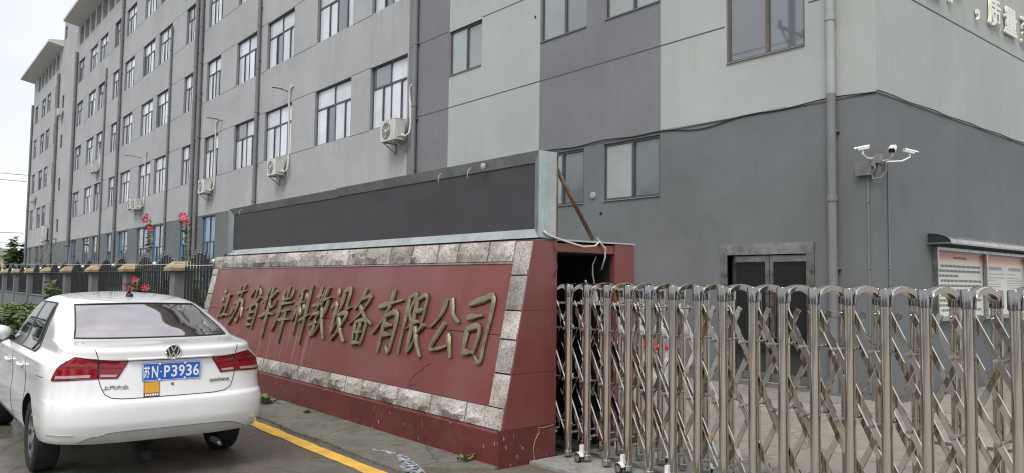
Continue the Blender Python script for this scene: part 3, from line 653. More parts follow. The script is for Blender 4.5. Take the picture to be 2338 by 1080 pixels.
# gold calligraphy ----------------------------------------------------
GL = {
 'jiang': [[(.18, .95), (.30, .83)], [(.08, .68), (.22, .58)], [(.04, .08), (.14, .2), (.32, .46)], [(.44, .74), (.9, .82)], [(.68, .8), (.62, .22)], [(.32, .14), (.6, .2), (1.02, .2)]],
 'su': [[(.12, .8), (.9, .9)], [(.38, 1.02), (.3, .68)], [(.72, 1.06), (.58, .7)], [(.18, .54), (.78, .62), (.68, .1), (.52, .16)], [(.5, .72), (.4, .35), (.05, -.02)], [(.14, .42), (.04, .2)], [(.84, .46), (.98, .22)]],
 'sheng': [[(.52, 1.04), (.5, .72)], [(.3, .94), (.14, .72)], [(.7, .96), (.88, .8)], [(.88, .76), (.5, .56), (.04, .42)], [(.32, .5), (.28, -.02)], [(.32, .5), (.78, .54), (.72, -.06)], [(.34, .35), (.7, .37)], [(.34, .2), (.7, .21)], [(.3, .04), (.72, .06)]],
 'hua': [[(.34, 1.04), (.2, .8), (.02, .62)], [(.22, .82), (.2, .5)], [(.92, .96), (.48, .7)], [(.58, 1.04), (.54, .6), (.88, .58), (.95, .74)], [(-.02, .3), (.5, .4), (1.0, .4)], [(.54, .58), (.5, -.2)]],
 'an': [[(.52, 1.06), (.5, .78)], [(.24, .95), (.28, .76), (.78, .8)], [(.8, 1.0), (.78, .78)], [(.12, .64), (.95, .7)], [(.2, .65), (.14, .3), (-.04, .0)], [(.36, .48), (.86, .53)], [(.26, .28), (1.0, .33)], [(.62, .5), (.56, -.24)]],
 'ke': [[(.46, 1.02), (.1, .84)], [(.03, .64), (.54, .72)], [(.32, .92), (.26, -.02)], [(.28, .62), (.02, .28)], [(.32, .6), (.5, .42)], [(.6, .9), (.72, .78)], [(.55, .66), (.67, .54)], [(.5, .3), (1.04, .46)], [(.86, 1.08), (.78, -.2)]],
 'jiao': [[(.1, .82), (.52, .87)], [(.32, 1.04), (.28, .64)], [(.0, .62), (.6, .69)], [(.6, .98), (.35, .62), (-.02, .32)], [(.18, .45), (.46, .48), (.3, .33)], [(.33, .34), (.3, .0), (.16, .07)], [(.03, .2), (.54, .29)], [(.76, 1.04), (.54, .62)], [(.62, .76), (1.0, .83)], [(.9, .78), (.72, .35), (.42, .0)], [(.6, .6), (.78, .25), (1.02, -.04)]],
 'she': [[(.18, 1.0), (.28, .86)], [(.04, .62), (.26, .67), (.22, .12), (.4, .3)], [(.58, .98), (.52, .65), (.38, .5)], [(.56, .96), (.84, .98), (.82, .62), (1.02, .66)], [(.44, .47), (.88, .52), (.66, .2), (.34, -.04)], [(.5, .42), (.74, .15), (1.02, -.04)]],
 'bei': [[(.5, 1.06), (.35, .82), (.12, .64)], [(.4, .86), (.78, .9), (.45, .58), (-.04, .34)], [(.34, .72), (.65, .52), (1.06, .38)], [(.28, .4), (.3, -.04)], [(.28, .4), (.78, .43), (.72, -.02)], [(.52, .4), (.5, .03)], [(.32, .21), (.7, .23)], [(.3, .0), (.73, .02)]],
 'you': [[(.02, .74), (.5, .82), (1.0, .9)], [(.56, 1.08), (.42, .66), (-.02, .24)], [(.38, .58), (.34, -.08)], [(.38, .58), (.84, .63), (.8, -.02), (.64, .06)], [(.4, .42), (.78, .44)], [(.4, .25), (.78, .27)]],
 'xian': [[(.12, .95), (.42, 1.0), (.26, .7), (.42, .5), (.22, .4)], [(.15, .95), (.1, -.05)], [(.52, .93), (.88, .98), (.84, .5)], [(.54, .72), (.84, .75)], [(.5, .52), (.84, .55)], [(.52, .93), (.46, .04), (.68, .2)], [(.95, .5), (.7, .32)], [(.62, .46), (.8, .18), (1.06, -.04)]],
 'gong': [[(.42, 1.0), (.3, .7), (-.02, .46)], [(.62, 1.02), (.76, .74), (1.06, .58)], [(.52, .56), (.12, .06), (.82, .16)], [(.72, .36), (.96, -.06)]],
 'si': [[(.12, .9), (.55, .98), (.95, 1.0), (.88, .3), (.84, .0), (.62, .1)], [(.12, .68), (.68, .74)], [(.18, .5), (.2, .08)], [(.18, .5), (.64, .54), (.58, .12)], [(.2, .13), (.62, .16)]],
}
order = ['jiang', 'su', 'sheng', 'hua', 'an', 'ke', 'jiao', 'she', 'bei', 'you', 'xian', 'gong', 'si']
gx = [(-12.98, -12.42), (-12.42, -11.82), (-11.78, -11.18), (-11.20, -10.62), (-10.62, -10.02), (-10.05, -9.48), (-9.5, -8.92), (-8.96, -8.38), (-8.40, -7.82), (-7.80, -7.20), (-7.24, -6.70), (-6.66, -6.14), (-6.12, -5.62)]
gz = [(1.46, .93), (1.50, .90), (1.50, .90), (1.48, .88), (1.48, .88), (1.49, .88), (1.50, .90), (1.50, .90), (1.48, .88), (1.47, .86), (1.46, .86), (1.43, .90), (1.45, .86)]
def catmull(P, n=5):
    if len(P) == 2: return [tuple(P[0][k]+(P[1][k]-P[0][k])*i/n for k in (0, 1)) for i in range(n+1)]
    o = []
    for i in range(len(P)-1):
        p0 = P[max(i-1, 0)]; p1 = P[i]; p2 = P[i+1]; p3 = P[min(i+2, len(P)-1)]
        for s in range(n):
            t = s/n
            o.append(tuple(.5*(2*p1[k]+(-p0[k]+p2[k])*t*.6/.6+(2*p0[k]-5*p1[k]+4*p2[k]-p3[k])*t*t+(-p0[k]+3*p1[k]-3*p2[k]+p3[k])*t**3) for k in (0, 1)))
    return o+[P[-1]]
def brush(q, P, wmax, x0, z0, sx, sz, hgt, seed):
    r_ = random.Random(seed); L_ = catmull(P); n = len(L_)
    pts = [(x0+a*sx, z0+b*sz) for a, b in L_]
    ln = sum(math.dist(pts[i], pts[i+1]) for i in range(n-1))
    ring = []
    for i, (a, b) in enumerate(pts):
        d = Vector((pts[min(i+1, n-1)][0]-pts[max(i-1, 0)][0], pts[min(i+1, n-1)][1]-pts[max(i-1, 0)][1])).normalized(); nn = Vector((-d.y, d.x)); t = i/(n-1)
        k = (.62+.5*math.sin(math.pi*min(1, t*1.6+.15))) if ln > .15 else (.4+.8*math.sin(math.pi*(.2+.75*t)))
        if t > .8: k *= 1-1.9*(t-.8)
        wv = wmax*max(.2, k)*.5
        q1 = []
        for off, dep in ((-1, 0), (-1, hgt*.55), (-.55, hgt), (.55, hgt), (1, hgt*.55), (1, 0)):
            px, pz = a+nn.x*wv*off, b+nn.y*wv*off; q1.append((px, fy(pz)+.012-dep, pz))
        ring.append(q1)
    V = [p for r in ring for p in r]; F = []
    for i in range(n-1):
        for k in range(5): F.append((i*6+k, i*6+k+1, (i+1)*6+k+1, (i+1)*6+k))
    F.append(tuple(range(6))); F.append(tuple((n-1)*6+k for k in range(5, -1, -1)))
    q.add(V, F)
    for i in range(n-1):
        for k in (0, 4): q.mi[len(q.mi)-len(F)+i*5+k] = 1
for gi, nm in enumerate(order):
    q = MB(); x0, x1 = gx[gi]; zt, zb = gz[gi]
    for si, s in enumerate(GL[nm]):
        brush(q, s, .055 if len(GL[nm]) > 7 else .066, x0+.03, zb, (x1-x0)*.86, (zt-zb), .034+.0016*si, gi*50+si)
    SB(q, 'character', ['gold_old', 'gold_shaded_side'], 30)
# housing behind: the bay the gate folds into
q = MB()
q.box(-13.6, SX1-.012, 5.66, 5.95, 0, 2.0); SB(q, 'rear_pier', 'marble_red')
q = MB(); q.box(-13.6, SX1-.02, 4.872, 5.655, 1.905, 1.985); SB(q, 'lintel', 'marble_red')
q = MB(); q.box(-13.6, SX1-.006, 4.872, 5.96, 2.006, 2.022); SB(q, 'coping', 'stucco_light')
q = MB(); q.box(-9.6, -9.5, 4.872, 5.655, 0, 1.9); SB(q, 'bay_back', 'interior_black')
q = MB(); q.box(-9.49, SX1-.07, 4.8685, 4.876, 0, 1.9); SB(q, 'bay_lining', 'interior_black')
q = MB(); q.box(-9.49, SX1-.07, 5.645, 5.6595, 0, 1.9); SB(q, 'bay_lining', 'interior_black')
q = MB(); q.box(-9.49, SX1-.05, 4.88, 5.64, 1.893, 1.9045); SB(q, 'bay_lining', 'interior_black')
# small white control box and loose wires in the bay
cb = thing('junction_box', 'small white junction box with dangling wires inside the dark gate bay', 'junction box', (-5.45, 5.58, 1.5))
q = MB(); q.box(-.04, .04, -.02, .05, -.09, .09); q.build('casing', 'plastic_white', cb)
q = MB(); q.tube([(0, 0, .06), (.02, -.06, .2), (-.01, -.03, .3), (.03, -.02, .385)], .008, 6); q.tube([(0, -.01, -.05), (.0, -.1, -.15), (.02, -.2, -.3)], .006, 6); q.tube([(-.02, -.01, .0), (.0, -.12, .07), (.02, -.16, .14)], .012, 6); q.build('wire', 'wire_white', cb, 'all')

# ================================================================== LED SCREEN on the sign wall
led = thing('led_display', 'long black LED display board in galvanised frame on top of the sign wall', 'led display', (-9.3, 4.75, 2.022))
def LB(q, name, m, smooth=False, parent=None):
    o = q.build(name, m, parent or led, smooth)
    if not parent: o.matrix_parent_inverse = Matrix.Translation(-Vector(led.location))
    return o
lx0, lx1, ly0, ly1, lz0, lz1 = -13.35, -5.262, 4.640, 4.86, 2.024, 2.83
q = MB(); q.box(lx0+.01, lx1-.006, ly0+.10, ly1, lz0+.004, lz1-.004); LB(q, 'cabinet', 'galvanised')
q = MB(); q.box(lx1+.0005, lx1+.004, ly0, ly1+.003, lz0+.002, lz1); LB(q, 'end_plate', 'galvanised')
# bevelled bezel: four mitred boards sloping in
def bez(a, b, c, d): q = MB(); q.add([a, b, c, d]+[(p[0], p[1]+.03, p[2]) for p in (a, b, c, d)], [(0, 1, 2, 3), (7, 6, 5, 4), (0, 4, 5, 1), (1, 5, 6, 2), (2, 6, 7, 3), (3, 7, 4, 0)]); return q
o_ = [(lx0, ly0, lz0), (lx1, ly0, lz0), (lx1, ly0, lz1), (lx0, ly0, lz1)]
bw = .11
i_ = [(lx0+bw, ly0+.05, lz0+.085), (lx1-bw, ly0+.05, lz0+.085), (lx1-bw, ly0+.05, lz1-.10), (lx0+bw, ly0+.05, lz1-.10)]
xsplit = -9.32
def lerp3(a, b, t): return tuple(a[k]+(b[k]-a[k])*t for k in range(3))
LB(bez(o_[0], o_[1], i_[1], i_[0]), 'bezel', 'galvanised'); LB(bez(o_[1], o_[2], i_[2], i_[1]), 'bezel', 'galvanised_dark'); LB(bez(o_[3], o_[0], i_[0], i_[3]), 'bezel', 'galvanised_dark')  # top and side boards darker: their shade is put into the colour
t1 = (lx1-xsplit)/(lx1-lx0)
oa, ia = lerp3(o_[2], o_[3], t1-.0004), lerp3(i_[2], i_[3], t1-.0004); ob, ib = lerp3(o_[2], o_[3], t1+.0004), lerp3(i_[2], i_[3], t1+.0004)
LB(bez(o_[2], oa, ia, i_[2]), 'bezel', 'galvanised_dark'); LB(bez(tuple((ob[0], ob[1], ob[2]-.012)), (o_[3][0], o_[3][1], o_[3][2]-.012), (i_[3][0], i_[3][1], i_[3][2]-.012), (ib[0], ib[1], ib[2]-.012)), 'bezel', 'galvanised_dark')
q = MB(); q.box(lx0+.09, lx1-.09, ly0+.062, ly0+.08, lz0+.07, lz1-.085); pn = LB(q, 'led_panel', 'led_panel')
# hooks, a dropping, screws, rust edge
for x in (-12.75, -6.85, -6.32):
    q = MB(); q.tube([(x, ly0+.01, lz1-.05), (x, ly0-.03, lz1-.08), (x-.005, ly0-.035, lz1-.15), (x-.02, ly0-.025, lz1-.17)], .006, 6); LB(q, 'hook', 'wire_grey', 'all')
q = MB(); q.lathe([(0, -.02), (.03, -.012), (.035, .004), (.0, .02)], 'y', (-6.1, ly0-.005, lz1-.06), 8); LB(q, 'mortar_blob', 'stucco_light')
q = MB()
for y, z in ((4.72, 2.79), (4.69, 2.07), (4.85, 2.06), (4.85, 2.75)): q.lathe([(0, .003), (.008, .002), (.008, -.003)], 'x', (lx1+.001, y, z), 8)
LB(q, 'screw', 'iron_black')
q = MB(); q.box(lx1-.05, lx1+.008, ly1+.003, ly1+.018, lz0, lz1-.01); LB(q, 'edge_angle', 'rust')
q = MB(); q.tube([(-5.30, 4.885, 2.70), (-5.30, 5.39, 2.04)], .021, 10); q.tube([(-5.30, 4.872, 2.78), (-5.30, 4.885, 2.62)], .02, 8); LB(q, 'brace', 'rust', 'all')
q = MB(); q.tube([(-12.9, 4.885, 2.70), (-12.9, 5.39, 2.04)], .021, 10); LB(q, 'brace', 'rust', 'all')
q = MB(); q.tube([(-5.255, 4.70, 2.085), (-5.235, 4.74, 2.05), (-5.24, 4.88, 2.02), (-5.235, 5.05, 1.985), (-5.24, 5.2, 1.96), (-5.24, 5.36, 1.975), (-5.25, 5.44, 2.03), (-5.25, 5.40, 2.06), (-5.25, 5.45, 2.0), (-5.24, 5.5, 1.96), (-5.26, 5.52, 1.87), (-5.33, 5.54, 1.75)], .009, 6); LB(q, 'cable', 'wire_white', 'all')
q = MB(); q.tube([(-5.24, 4.80, 2.03), (-5.235, 4.84, 1.9), (-5.235, 4.86, 1.75), (-5.24, 4.82, 1.66)], .004, 5); LB(q, 'cable', 'wire_black', 'all')

# ================================================================== RETRACTABLE GATE
GYF, GYB, GS, GX0 = 4.93, 5.36, .2405, -5.15
gate = thing('retractable_gate', 'stainless steel folding accordion gate drawn across the entrance', 'gate', (-3.0, 5.15, .03))
def gobj(name, me, loc): o = obj(name, me, gate); o.location = Vector(loc)-Vector(gate.location); return o
pr = .034
q = MB(); q.tube([(0, 0, .055), (0, 0, 1.50)], pr, 16); m_post = q.mesh('post', 'steel', 40)
q = MB(); q.lathe([(pr+.001, 1.485), (pr+.007, 1.488), (pr+.007, 1.588), (pr+.003, 1.598), (0, 1.602)], 'z', (0, 0, 0), 16); q.lathe([(0, -.006), (.007, -.004), (.009, 0)], 'y', (0, -pr-.006, 1.552), 8); m_cap = q.mesh('post_cap', 'steel_smoke', 30)
q = MB(); q.lathe([(pr+.002, .05), (pr+.005, .052), (pr+.005, .09), (pr+.001, .094)], 'z', (0, 0, 0), 14); m_foot = q.mesh('post_foot', 'steel_dull', 30)
# arch bands bridging each front and rear post
q = MB(); Pp = []
dY = GYB-GYF
for i in range(15):
    a = math.pi*i/14; yy = dY/2-(dY/2-.03)*math.cos(a); zz = 1.535+.085*math.sin(a)**.8
    zi = 1.515+.062*math.sin(a)
    Pp.append([(-.030, yy, zi), (-.033, yy, zz-.006), (-.024, yy, zz), (.024, yy, zz), (.033, yy, zz-.006), (.030, yy, zi), (-.030, yy, zi)])
q.grid(Pp); m_arch = q.mesh('arch', 'steel', 40)
ZT_, ZB_ = 1.42, .25; DX = 2.5*GS
def lat(sign_):
    q = MB(); q.bar((0, 0, ZT_+.02), (sign_*(DX+.008), 0, ZB_-.02), .036, .016, (0, 1, 0)); return q.mesh('lattice_bar', 'steel', 30)
m_l, m_r = lat(1), lat(-1)
q = MB(); q.lathe([(0, -.020), (.008, -.019), (.011, -.014), (.011, .012), (0, .014)], 'y', (0, 0, 1.42), 8); m_bolt = q.mesh('bolt', 'steel', 40)
q = MB()
q.tube([(0, GYF+.03-GYF, 0), (0, dY-.03, 0)], .0085, 8)
for yy in (.035, .085, dY-.085, dY-.035): q.lathe([(0, -.011), (.015, -.009), (.016, .009), (0, .011)], 'y', (0, yy, 0), 8)
m_rod = q.mesh('cross_rod', 'steel_dull', 40)
q = MB(); q.lathe([(.0, -.016), (.016, -.016), (.03, -.018), (.042, -.017), (.047, -.012), (.047, .012), (.042, .017), (0, .017)], 'y', (0, 0, 0), 18); m_wheel = q.mesh('wheel', ['rubber'], 40)
q = MB(); q.lathe([(0, -.022), (.012, -.022), (.014, -.0185), (.032, -.0185), (.034, -.0165)], 'y', (0, 0, 0), 14); m_hub = q.mesh('hub', 'gold_old', 40)
q = MB(); A = [(.062*math.cos(t), .062*math.sin(t)) for t in [R(20+i*20) for i in range(8)]]
q.grid([[(a, -.028, b) for a, b in A], [(a, .028, b) for a, b in A]]); q.grid([[(a, .028, b) for a, b in A], [(a*.85, .028, b*.85) for a, b in A]]); q.box(-.01, .03, .028, .10, .02, .13); m_fend = q.mesh('wheel_cover', 'plastic_white', 40)
NP = 34
for i in range(-5, NP):
    x = GX0+i*GS+random.uniform(-.004, .004)
    for yy in (GYF, GYB):
        p_ = gobj('post', m_post, (x, yy, 0)); p_.rotation_euler = (random.uniform(-.004, .004), random.uniform(-.004, .004), random.uniform(0, 6)); c_ = obj('cap', m_cap, p_); f_ = obj('foot', m_foot, p_)
    gobj('arch', m_arch, (x, GYF, 0))
    if i < NP-3:
        for yy in (GYF+.055, GYB-.055): lb_ = gobj('lattice_bar', m_l, (x, yy, 0)); obj('bolt', m_bolt, lb_)
    if i > -3:
        for yy in ((GYF+GYB)/2,): gobj('lattice_bar', m_r, (x, yy, 0))
    for k, z in enumerate((1.42, 1.186, .718, .25)):
        if k == 0 and i > 5: continue
        gobj('cross_rod', m_rod, (x+(GS/2 if k in (1, 2) else 0)*(1 if k == 1 else 1), GYF, z))
    if i % 2 == 1:
        for yy, s in ((GYF-.075, 1), (GYB+.075, -1)):
            wh = gobj('wheel', m_wheel, (x-.03, yy, .03+.04)); wh.scale = (.85, .85, .85); wh.rotation_euler = (0, 0, 0 if s > 0 else math.pi)
            obj('hub', m_hub, wh); obj('cover', m_fend, wh)
q = MB(); q.box(-9.4, 5, 5.12, 5.17, .03, .05); o = q.build('guide_rail', 'steel_dull', gate); o.matrix_parent_inverse = Matrix.Translation(-Vector(gate.location))

# ================================================================== WHITE SALOON CAR
def pchip(pts):
    xs_ = [p[0] for p in pts]; ys_ = [p[1] for p in pts]; n = len(pts)
    h = [xs_[i+1]-xs_[i] for i in range(n-1)]; dl = [(ys_[i+1]-ys_[i])/h[i] for i in range(n-1)]
    m = [dl[0]]+[0 if dl[i-1]*dl[i] <= 0 else 2*dl[i-1]*dl[i]/(dl[i-1]+dl[i]) for i in range(1, n-1)]+[dl[-1]]
    def f(x):
        if x <= xs_[0]: return ys_[0]
        if x >= xs_[-1]: return ys_[-1]
        i = max(k for k in range(n-1) if xs_[k] <= x); t = (x-xs_[i])/h[i]
        return (2*t**3-3*t*t+1)*ys_[i]+(t**3-2*t*t+t)*h[i]*m[i]+(-2*t**3+3*t*t)*ys_[i+1]+(t**3-t*t)*h[i]*m[i+1]
    return f
W_ = pchip([(.19, .72), (.26, .79), (.34, .825), (.46, .848), (.56, .853), (.64, .846), (.74, .842), (.84, .850), (.90, .848), (.93, .838), (.945, .818), (.975, .785), (1.0, .758), (1.05, .735), (1.10, .715), (1.2, .678), (1.3, .632), (1.37, .590), (1.41, .545), (1.435, .47), (1.452, .36), (1.462, .22), (1.468, .05)])
XR_ = pchip([(.19, .85), (.26, .62), (.315, .22), (.335, .09), (.36, .06), (.44, .018), (.50, 0), (.60, -.004), (.640, .0), (.656, .012), (.668, .042), (.70, .046), (.80, .056), (.90, .066), (.955, .070), (.968, .052), (1.01, .046), (1.035, .044), (1.052, .062), (1.063, .105), (1.074, .22), (1.085, .37), (1.098, .475), (1.16, .60), (1.26, .86), (1.35, 1.10), (1.39, 1.24), (1.42, 1.42), (1.44, 1.62), (1.455, 1.85), (1.464, 2.05), (1.468, 2.2)])
XF_ = pchip([(.19, 4.1), (.28, 4.38), (.5, 4.465), (.62, 4.44), (.72, 4.37), (.8, 4.22), (.88, 3.92), (.94, 3.62), (1.0, 3.34), (1.06, 3.18), (1.12, 3.08), (1.25, 2.84), (1.36, 2.62), (1.42, 2.46), (1.45, 2.38), (1.468, 2.3)])
LR_ = pchip([(.19, .5), (.5, .52), (.9, .60), (1.0, .56), (1.06, .5), (1.12, .42), (1.3, .40), (1.42, .5), (1.468, .4)])
NR_ = pchip([(.19, 2.9), (.6, 3.1), (.95, 2.9), (1.05, 3.0), (1.15, 2.9), (1.468, 2.3)])
LF_ = pchip([(.19, .7), (.6, .8), (.9, .8), (1.1, .5), (1.468, .3)])
NSL = 84
zsl = [.19+(1.468-.19)*i/NSL for i in range(NSL+1)]
zsl = sorted(set([round(z, 4) for z in zsl]+[.637, .645, .650, .656, .660, .664, .668, .672, .950, .954, .958, .962, .966, .970, .975, 1.045, 1.056, 1.066, 1.071, 1.08, 1.084, 1.094, 1.105, 1.11, 1.445, 1.458, 1.465]))
NRR, NSD, NFR = 40, 14, 24
def ring(z):
    w_, xr, xf, lr, n, lf = W_(z), XR_(z), XF_(z), LR_(z), NR_(z), LF_(z)
    mid = (xr+xf)/2; lr = min(lr, (mid-xr)*.98); lf = min(lf, (xf-mid)*.98); P = []
    for i in range(NRR+1):
        t = -math.pi/2+math.pi*i/NRR; s, c = math.sin(t), math.cos(t)
        P.append((xr+lr*(1-abs(c)**(2/n)), w_*math.copysign(abs(s)**(2/n), s), z))
    for i in range(1, NSD): P.append((xr+lr+(xf-lf-xr-lr)*i/NSD, w_, z))
    for i in range(NFR+1):
        t = math.pi/2-math.pi*i/NFR; s, c = math.sin(t), math.cos(t)
        P.append((xf-lf*(1-abs(c)**(2/2.5)), w_*math.copysign(abs(s)**(2/2.5), s), z))
    for i in range(1, NSD): P.append((xf-lf+(xr+lr-xf+lf)*i/NSD, -w_, z))
    return P
def S_rear(y, z, off=0):
    w_, xr, lr, n = W_(z), XR_(z), LR_(z), NR_(z); k = min(.9999, abs(y)/w_)
    return Vector((xr+lr*(1-(1-k**n)**(1/n))-off, y, z))
def S_t(t, z):
    w_, xr, lr, n = W_(z), XR_(z), LR_(z), NR_(z); s, c = math.sin(t), math.cos(t)
    return Vector((xr+lr*(1-abs(c)**(2/n)), w_*math.copysign(abs(s)**(2/n), s), z))
def t_of_y(y, z): return math.asin(max(-1, min(1, math.copysign((abs(y)/W_(z))**(NR_(z)/2), y))))
def S_side(x, z, sgn=1):
    w_, xr, lr, n, xf, lf = W_(z), XR_(z), LR_(z), NR_(z), XF_(z), LF_(z)
    if x < xr+lr: k = max(0, min(1, (xr+lr-x)/lr)); y = w_*(1-k**n)**(1/n) if k < 1 else 0
    elif x > xf-lf: k = max(0, min(1, (x-xf+lf)/lf)); y = w_*(1-k**2.5)**(1/2.5)
    else: y = w_
    return Vector((x, sgn*y, z))
def patch(fn, nu, nv, off, thick=.02):
    # fn(u,v) -> surface point ; pushed out along the numeric normal
    P = [[fn(i/nu, j/nv) for j in range(nv+1)] for i in range(nu+1)]; cen = Vector((2.2, 0, .7)); Q = []; Bk = []
    for i in range(nu+1):
        r = []; b = []
        for j in range(nv+1):
            u, v = i/nu, j/nv; e = 1e-3
            du = fn(min(1, u+e), v)-fn(max(0, u-e), v); dv = fn(u, min(1, v+e))-fn(u, max(0, v-e)); nrm = du.cross(dv)
            nrm = nrm.normalized() if nrm.length > 1e-12 else Vector((0, 0, 1))
            if nrm.dot(P[i][j]-cen) < 0: nrm = -nrm
            r.append(P[i][j]+nrm*off); b.append(P[i][j]+nrm*(off-thick))
        Q.append(r); Bk.append(b)
    q = MB(); q.grid(Q)
    rim = [(i, 0) for i in range(nu+1)]+[(nu, j) for j in range(1, nv+1)]+[(i, nv) for i in range(nu-1, -1, -1)]+[(0, j) for j in range(nv-1, 0, -1)]
    n = len(rim); q.add([Q[i][j] for i, j in rim]+[Bk[i][j] for i, j in rim], [(k, (k+1) % n, n+(k+1) % n, n+k) for k in range(n)])
    return q
def build_car(name, label, loc, rz, hero=True):
    car = thing(name, label, 'car', loc, rz)
    q = MB(); rings = [ring(z) for z in zsl]; nr = len(rings[0])
    V = [p for r in rings for p in r]; F = [(i*nr+k, i*nr+(k+1) % nr, (i+1)*nr+(k+1) % nr, (i+1)*nr+k) for i in range(len(rings)-1) for k in range(nr)]
    F.append(tuple(range(nr))[::-1]); F.append(tuple((len(rings)-1)*nr+k for k in range(nr)))
    q.add(V, F); me = q.mesh('body', ['car_paint', 'car_under'])
    body = obj('body', me, car)
    cq = MB()
    for ax in (1.03, 3.63):
        for s in (1, -1):
            y0, y1 = sorted((s*.56, s*1.0)); cq.lathe([(0, y0), (.345, y0), (.345, y1), (0, y1)], 'y', (ax, 0, .30), 40)
    cme = cq.mesh('cut', ['car_under', 'car_under']); cut = obj('cut', cme)
    bpy.context.view_layer.update()
    md = body.modifiers.new('b', 'BOOLEAN'); md.operation = 'DIFFERENCE'; md.object = cut; md.solver = 'EXACT'
    try: md.material_mode = 'TRANSFER'
    except Exception: pass
    cut.matrix_world = Matrix.Translation(Vector(loc)) @ Matrix.Rotation(rz, 4, 'Z')
    bpy.context.view_layer.update()
    dg = bpy.context.evaluated_depsgraph_get(); dg.update()
    nm = bpy.data.meshes.new_from_object(body.evaluated_get(dg)); body.modifiers.clear(); body.data = nm; nm.name = 'body'
    bpy.data.objects.remove(cut)
    for p in nm.polygons: p.use_smooth = True
    try: nm.set_sharp_from_angle(angle=R(40))
    except Exception: pass
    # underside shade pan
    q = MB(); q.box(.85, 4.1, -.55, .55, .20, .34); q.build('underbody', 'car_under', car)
    # ---- glass
    def rw_(u, v):
        z = 1.108+(1.358-1.108)*v; hw = .605+(.50-.605)*v; y = (2*u-1)*hw
        z2 = z+.012*(1-(2*u-1)**2)*(1 if v > .5 else -.3)*abs(2*v-1)
        return S_rear(y, z2)
    rwin = patch(rw_, 24, 10, .004).build('rear_window', 'car_film', car, 'all')
    q = MB(); q.tube([rw_(.0+1*i/20, 0)+Vector((-.006, 0, .004)) for i in range(21)]+[rw_(1, j/10)+Vector((-.004, .002, .004)) for j in range(1, 11)]+[rw_(1-i/20, 1)+Vector((-.004, 0, .006)) for i in range(1, 21)]+[rw_(0, 1-j/10)+Vector((-.004, -.002, .004)) for j in range(1, 11)], .007, 5); q.build('window_seal', 'plastic_dark', rwin, 'all')
    def ws_(u, v):
        z = 1.10+(1.375-1.10)*v; hw = .62+(.52-.62)*v; y = (2*u-1)*hw; w_, xf, lf = W_(z), XF_(z), LF_(z); k = min(.999, abs(y)/w_)
        return Vector((xf-lf*(1-(1-k**2.5)**(1/2.5)), y, z))
    patch(ws_, 16, 8, .004).build('windscreen', 'car_glass', car, 'all')
    for s in (1, -1):
        # side glass: rounded at the rear upper corner
        def sg(x0, x1, x0t, x1t, rr):
            def f(u, v):
                z0 = .975+.02*(1-u)*0; z1 = 1.372
                xb = x0+(x1-x0)*u; xt = x0t+(x1t-x0t)*u; top = z1-rr*max(0, 1-u/.28)**2.0*.10-.10*max(0, (u-.45))**2*(1 if x1 > 2.5 else 0)
                z = z0+(top-z0)*v; x = xb+(xt-xb)*v
                return S_side(x, z, s)
            return f
        w1 = patch(sg(1.20, 2.02, 1.36, 2.05, 1), 14, 8, .004).build('side_window', 'car_glass', car, 'all')
        w2 = patch(sg(2.07, 3.02, 2.10, 2.55, 0), 14, 8, .004).build('side_window', 'car_glass', car, 'all')
        fA = sg(2.01, 2.08, 2.04, 2.11, 0); patch(fA, 2, 8, .006).build('window_pillar', 'plastic_dark', car, 'all')
        fB = sg(1.20, 2.02, 1.36, 2.05, 1); fC = sg(2.07, 3.02, 2.10, 2.55, 0)
        edge_ = [fB(0, 1-j/8) for j in range(8)][::-1]
        loop = [fB(0, j/8) for j in range(9)]+[fB(i/14, 1) for i in range(1, 15)]+[fC(i/14, 1) for i in range(15)]+[fC(1, 1-j/8) for j in range(1, 9)]
        q = MB(); q.tube([p+Vector((0, s*.005, 0)) for p in loop], .008, 5); q.tube([fB(i/14, 0)+Vector((0, s*.006, -.004)) for i in range(15)]+[fC(i/14, 0)+Vector((0, s*.006, -.004)) for i in range(15)], .009, 5); q.build('window_seal', 'plastic_dark', w1, 'all')
        q = MB(); q.tube([fB(.20+.0*j/8, j/8)+Vector((0, s*.006, 0)) for j in range(9)], .010, 5); q.build('window_pillar', 'plastic_dark', w1, 'all')
        # door seams
        def seam(pts, r=.0028): 
            q = MB(); q.tube(pts, r, 5); return q.build('panel_gap', 'plastic_dark', car, 'all')
        seam([S_side(1.27+.12*(z < .55)*((.55-z)/.25), z, s) for z in [.96-.05*i for i in range(13)]])
        seam([S_side(2.06, z, s) for z in [.96-.05*i for i in range(14)]])
        seam([S_side(3.12, z, s) for z in [.96-.05*i for i in range(14)]])
        seam([S_side(1.27+1.85*i/20, .30, s) for i in range(3, 21)])
        # door handles
        for x, z in ((1.42, .845), (2.22, .825)):
            c_ = S_side(x, z, s); q = MB(); q.tube([c_+Vector((-.05, s*.0, 0)), c_+Vector((-.035, s*.03, .0)), c_+Vector((.10, s*.034, .004)), c_+Vector((.125, s*.0, .004))], [.012, .014, .014, .012], 8); hd = q.build('door_handle', 'car_paint', car, 'all')
            q = MB(); q.lathe([(0, .004), (.035, .003), (.04, -.004)], 'y', (c_.x+.04, c_.y, c_.z), 16); q.build('handle_cup', 'trim_silver', hd, 40)
        # character line on the flank
        # mirror
        mz = 1.045; my = W_(.98)+.02
        q = MB(); ellip = []
        for i in range(13):
            a = -math.pi/2+math.pi*i/12; rr_ = math.cos(a)
            ellip.append([(2.80+.075*math.sin(a), s*(my+.085)+s*.105*rr_*math.cos(b), mz+.075*rr_*math.sin(b)*1.0) for b in [2*math.pi*k/16 for k in range(17)]])
        q.grid(ellip); mr_ = q.build('mirror', 'car_paint', car, 'all')
        q = MB(); q.box(2.78, 2.84, *sorted((s*(my-.07), s*(my+.03))), mz-.07, mz-.03); q.build('mirror_foot', 'plastic_dark', mr_)
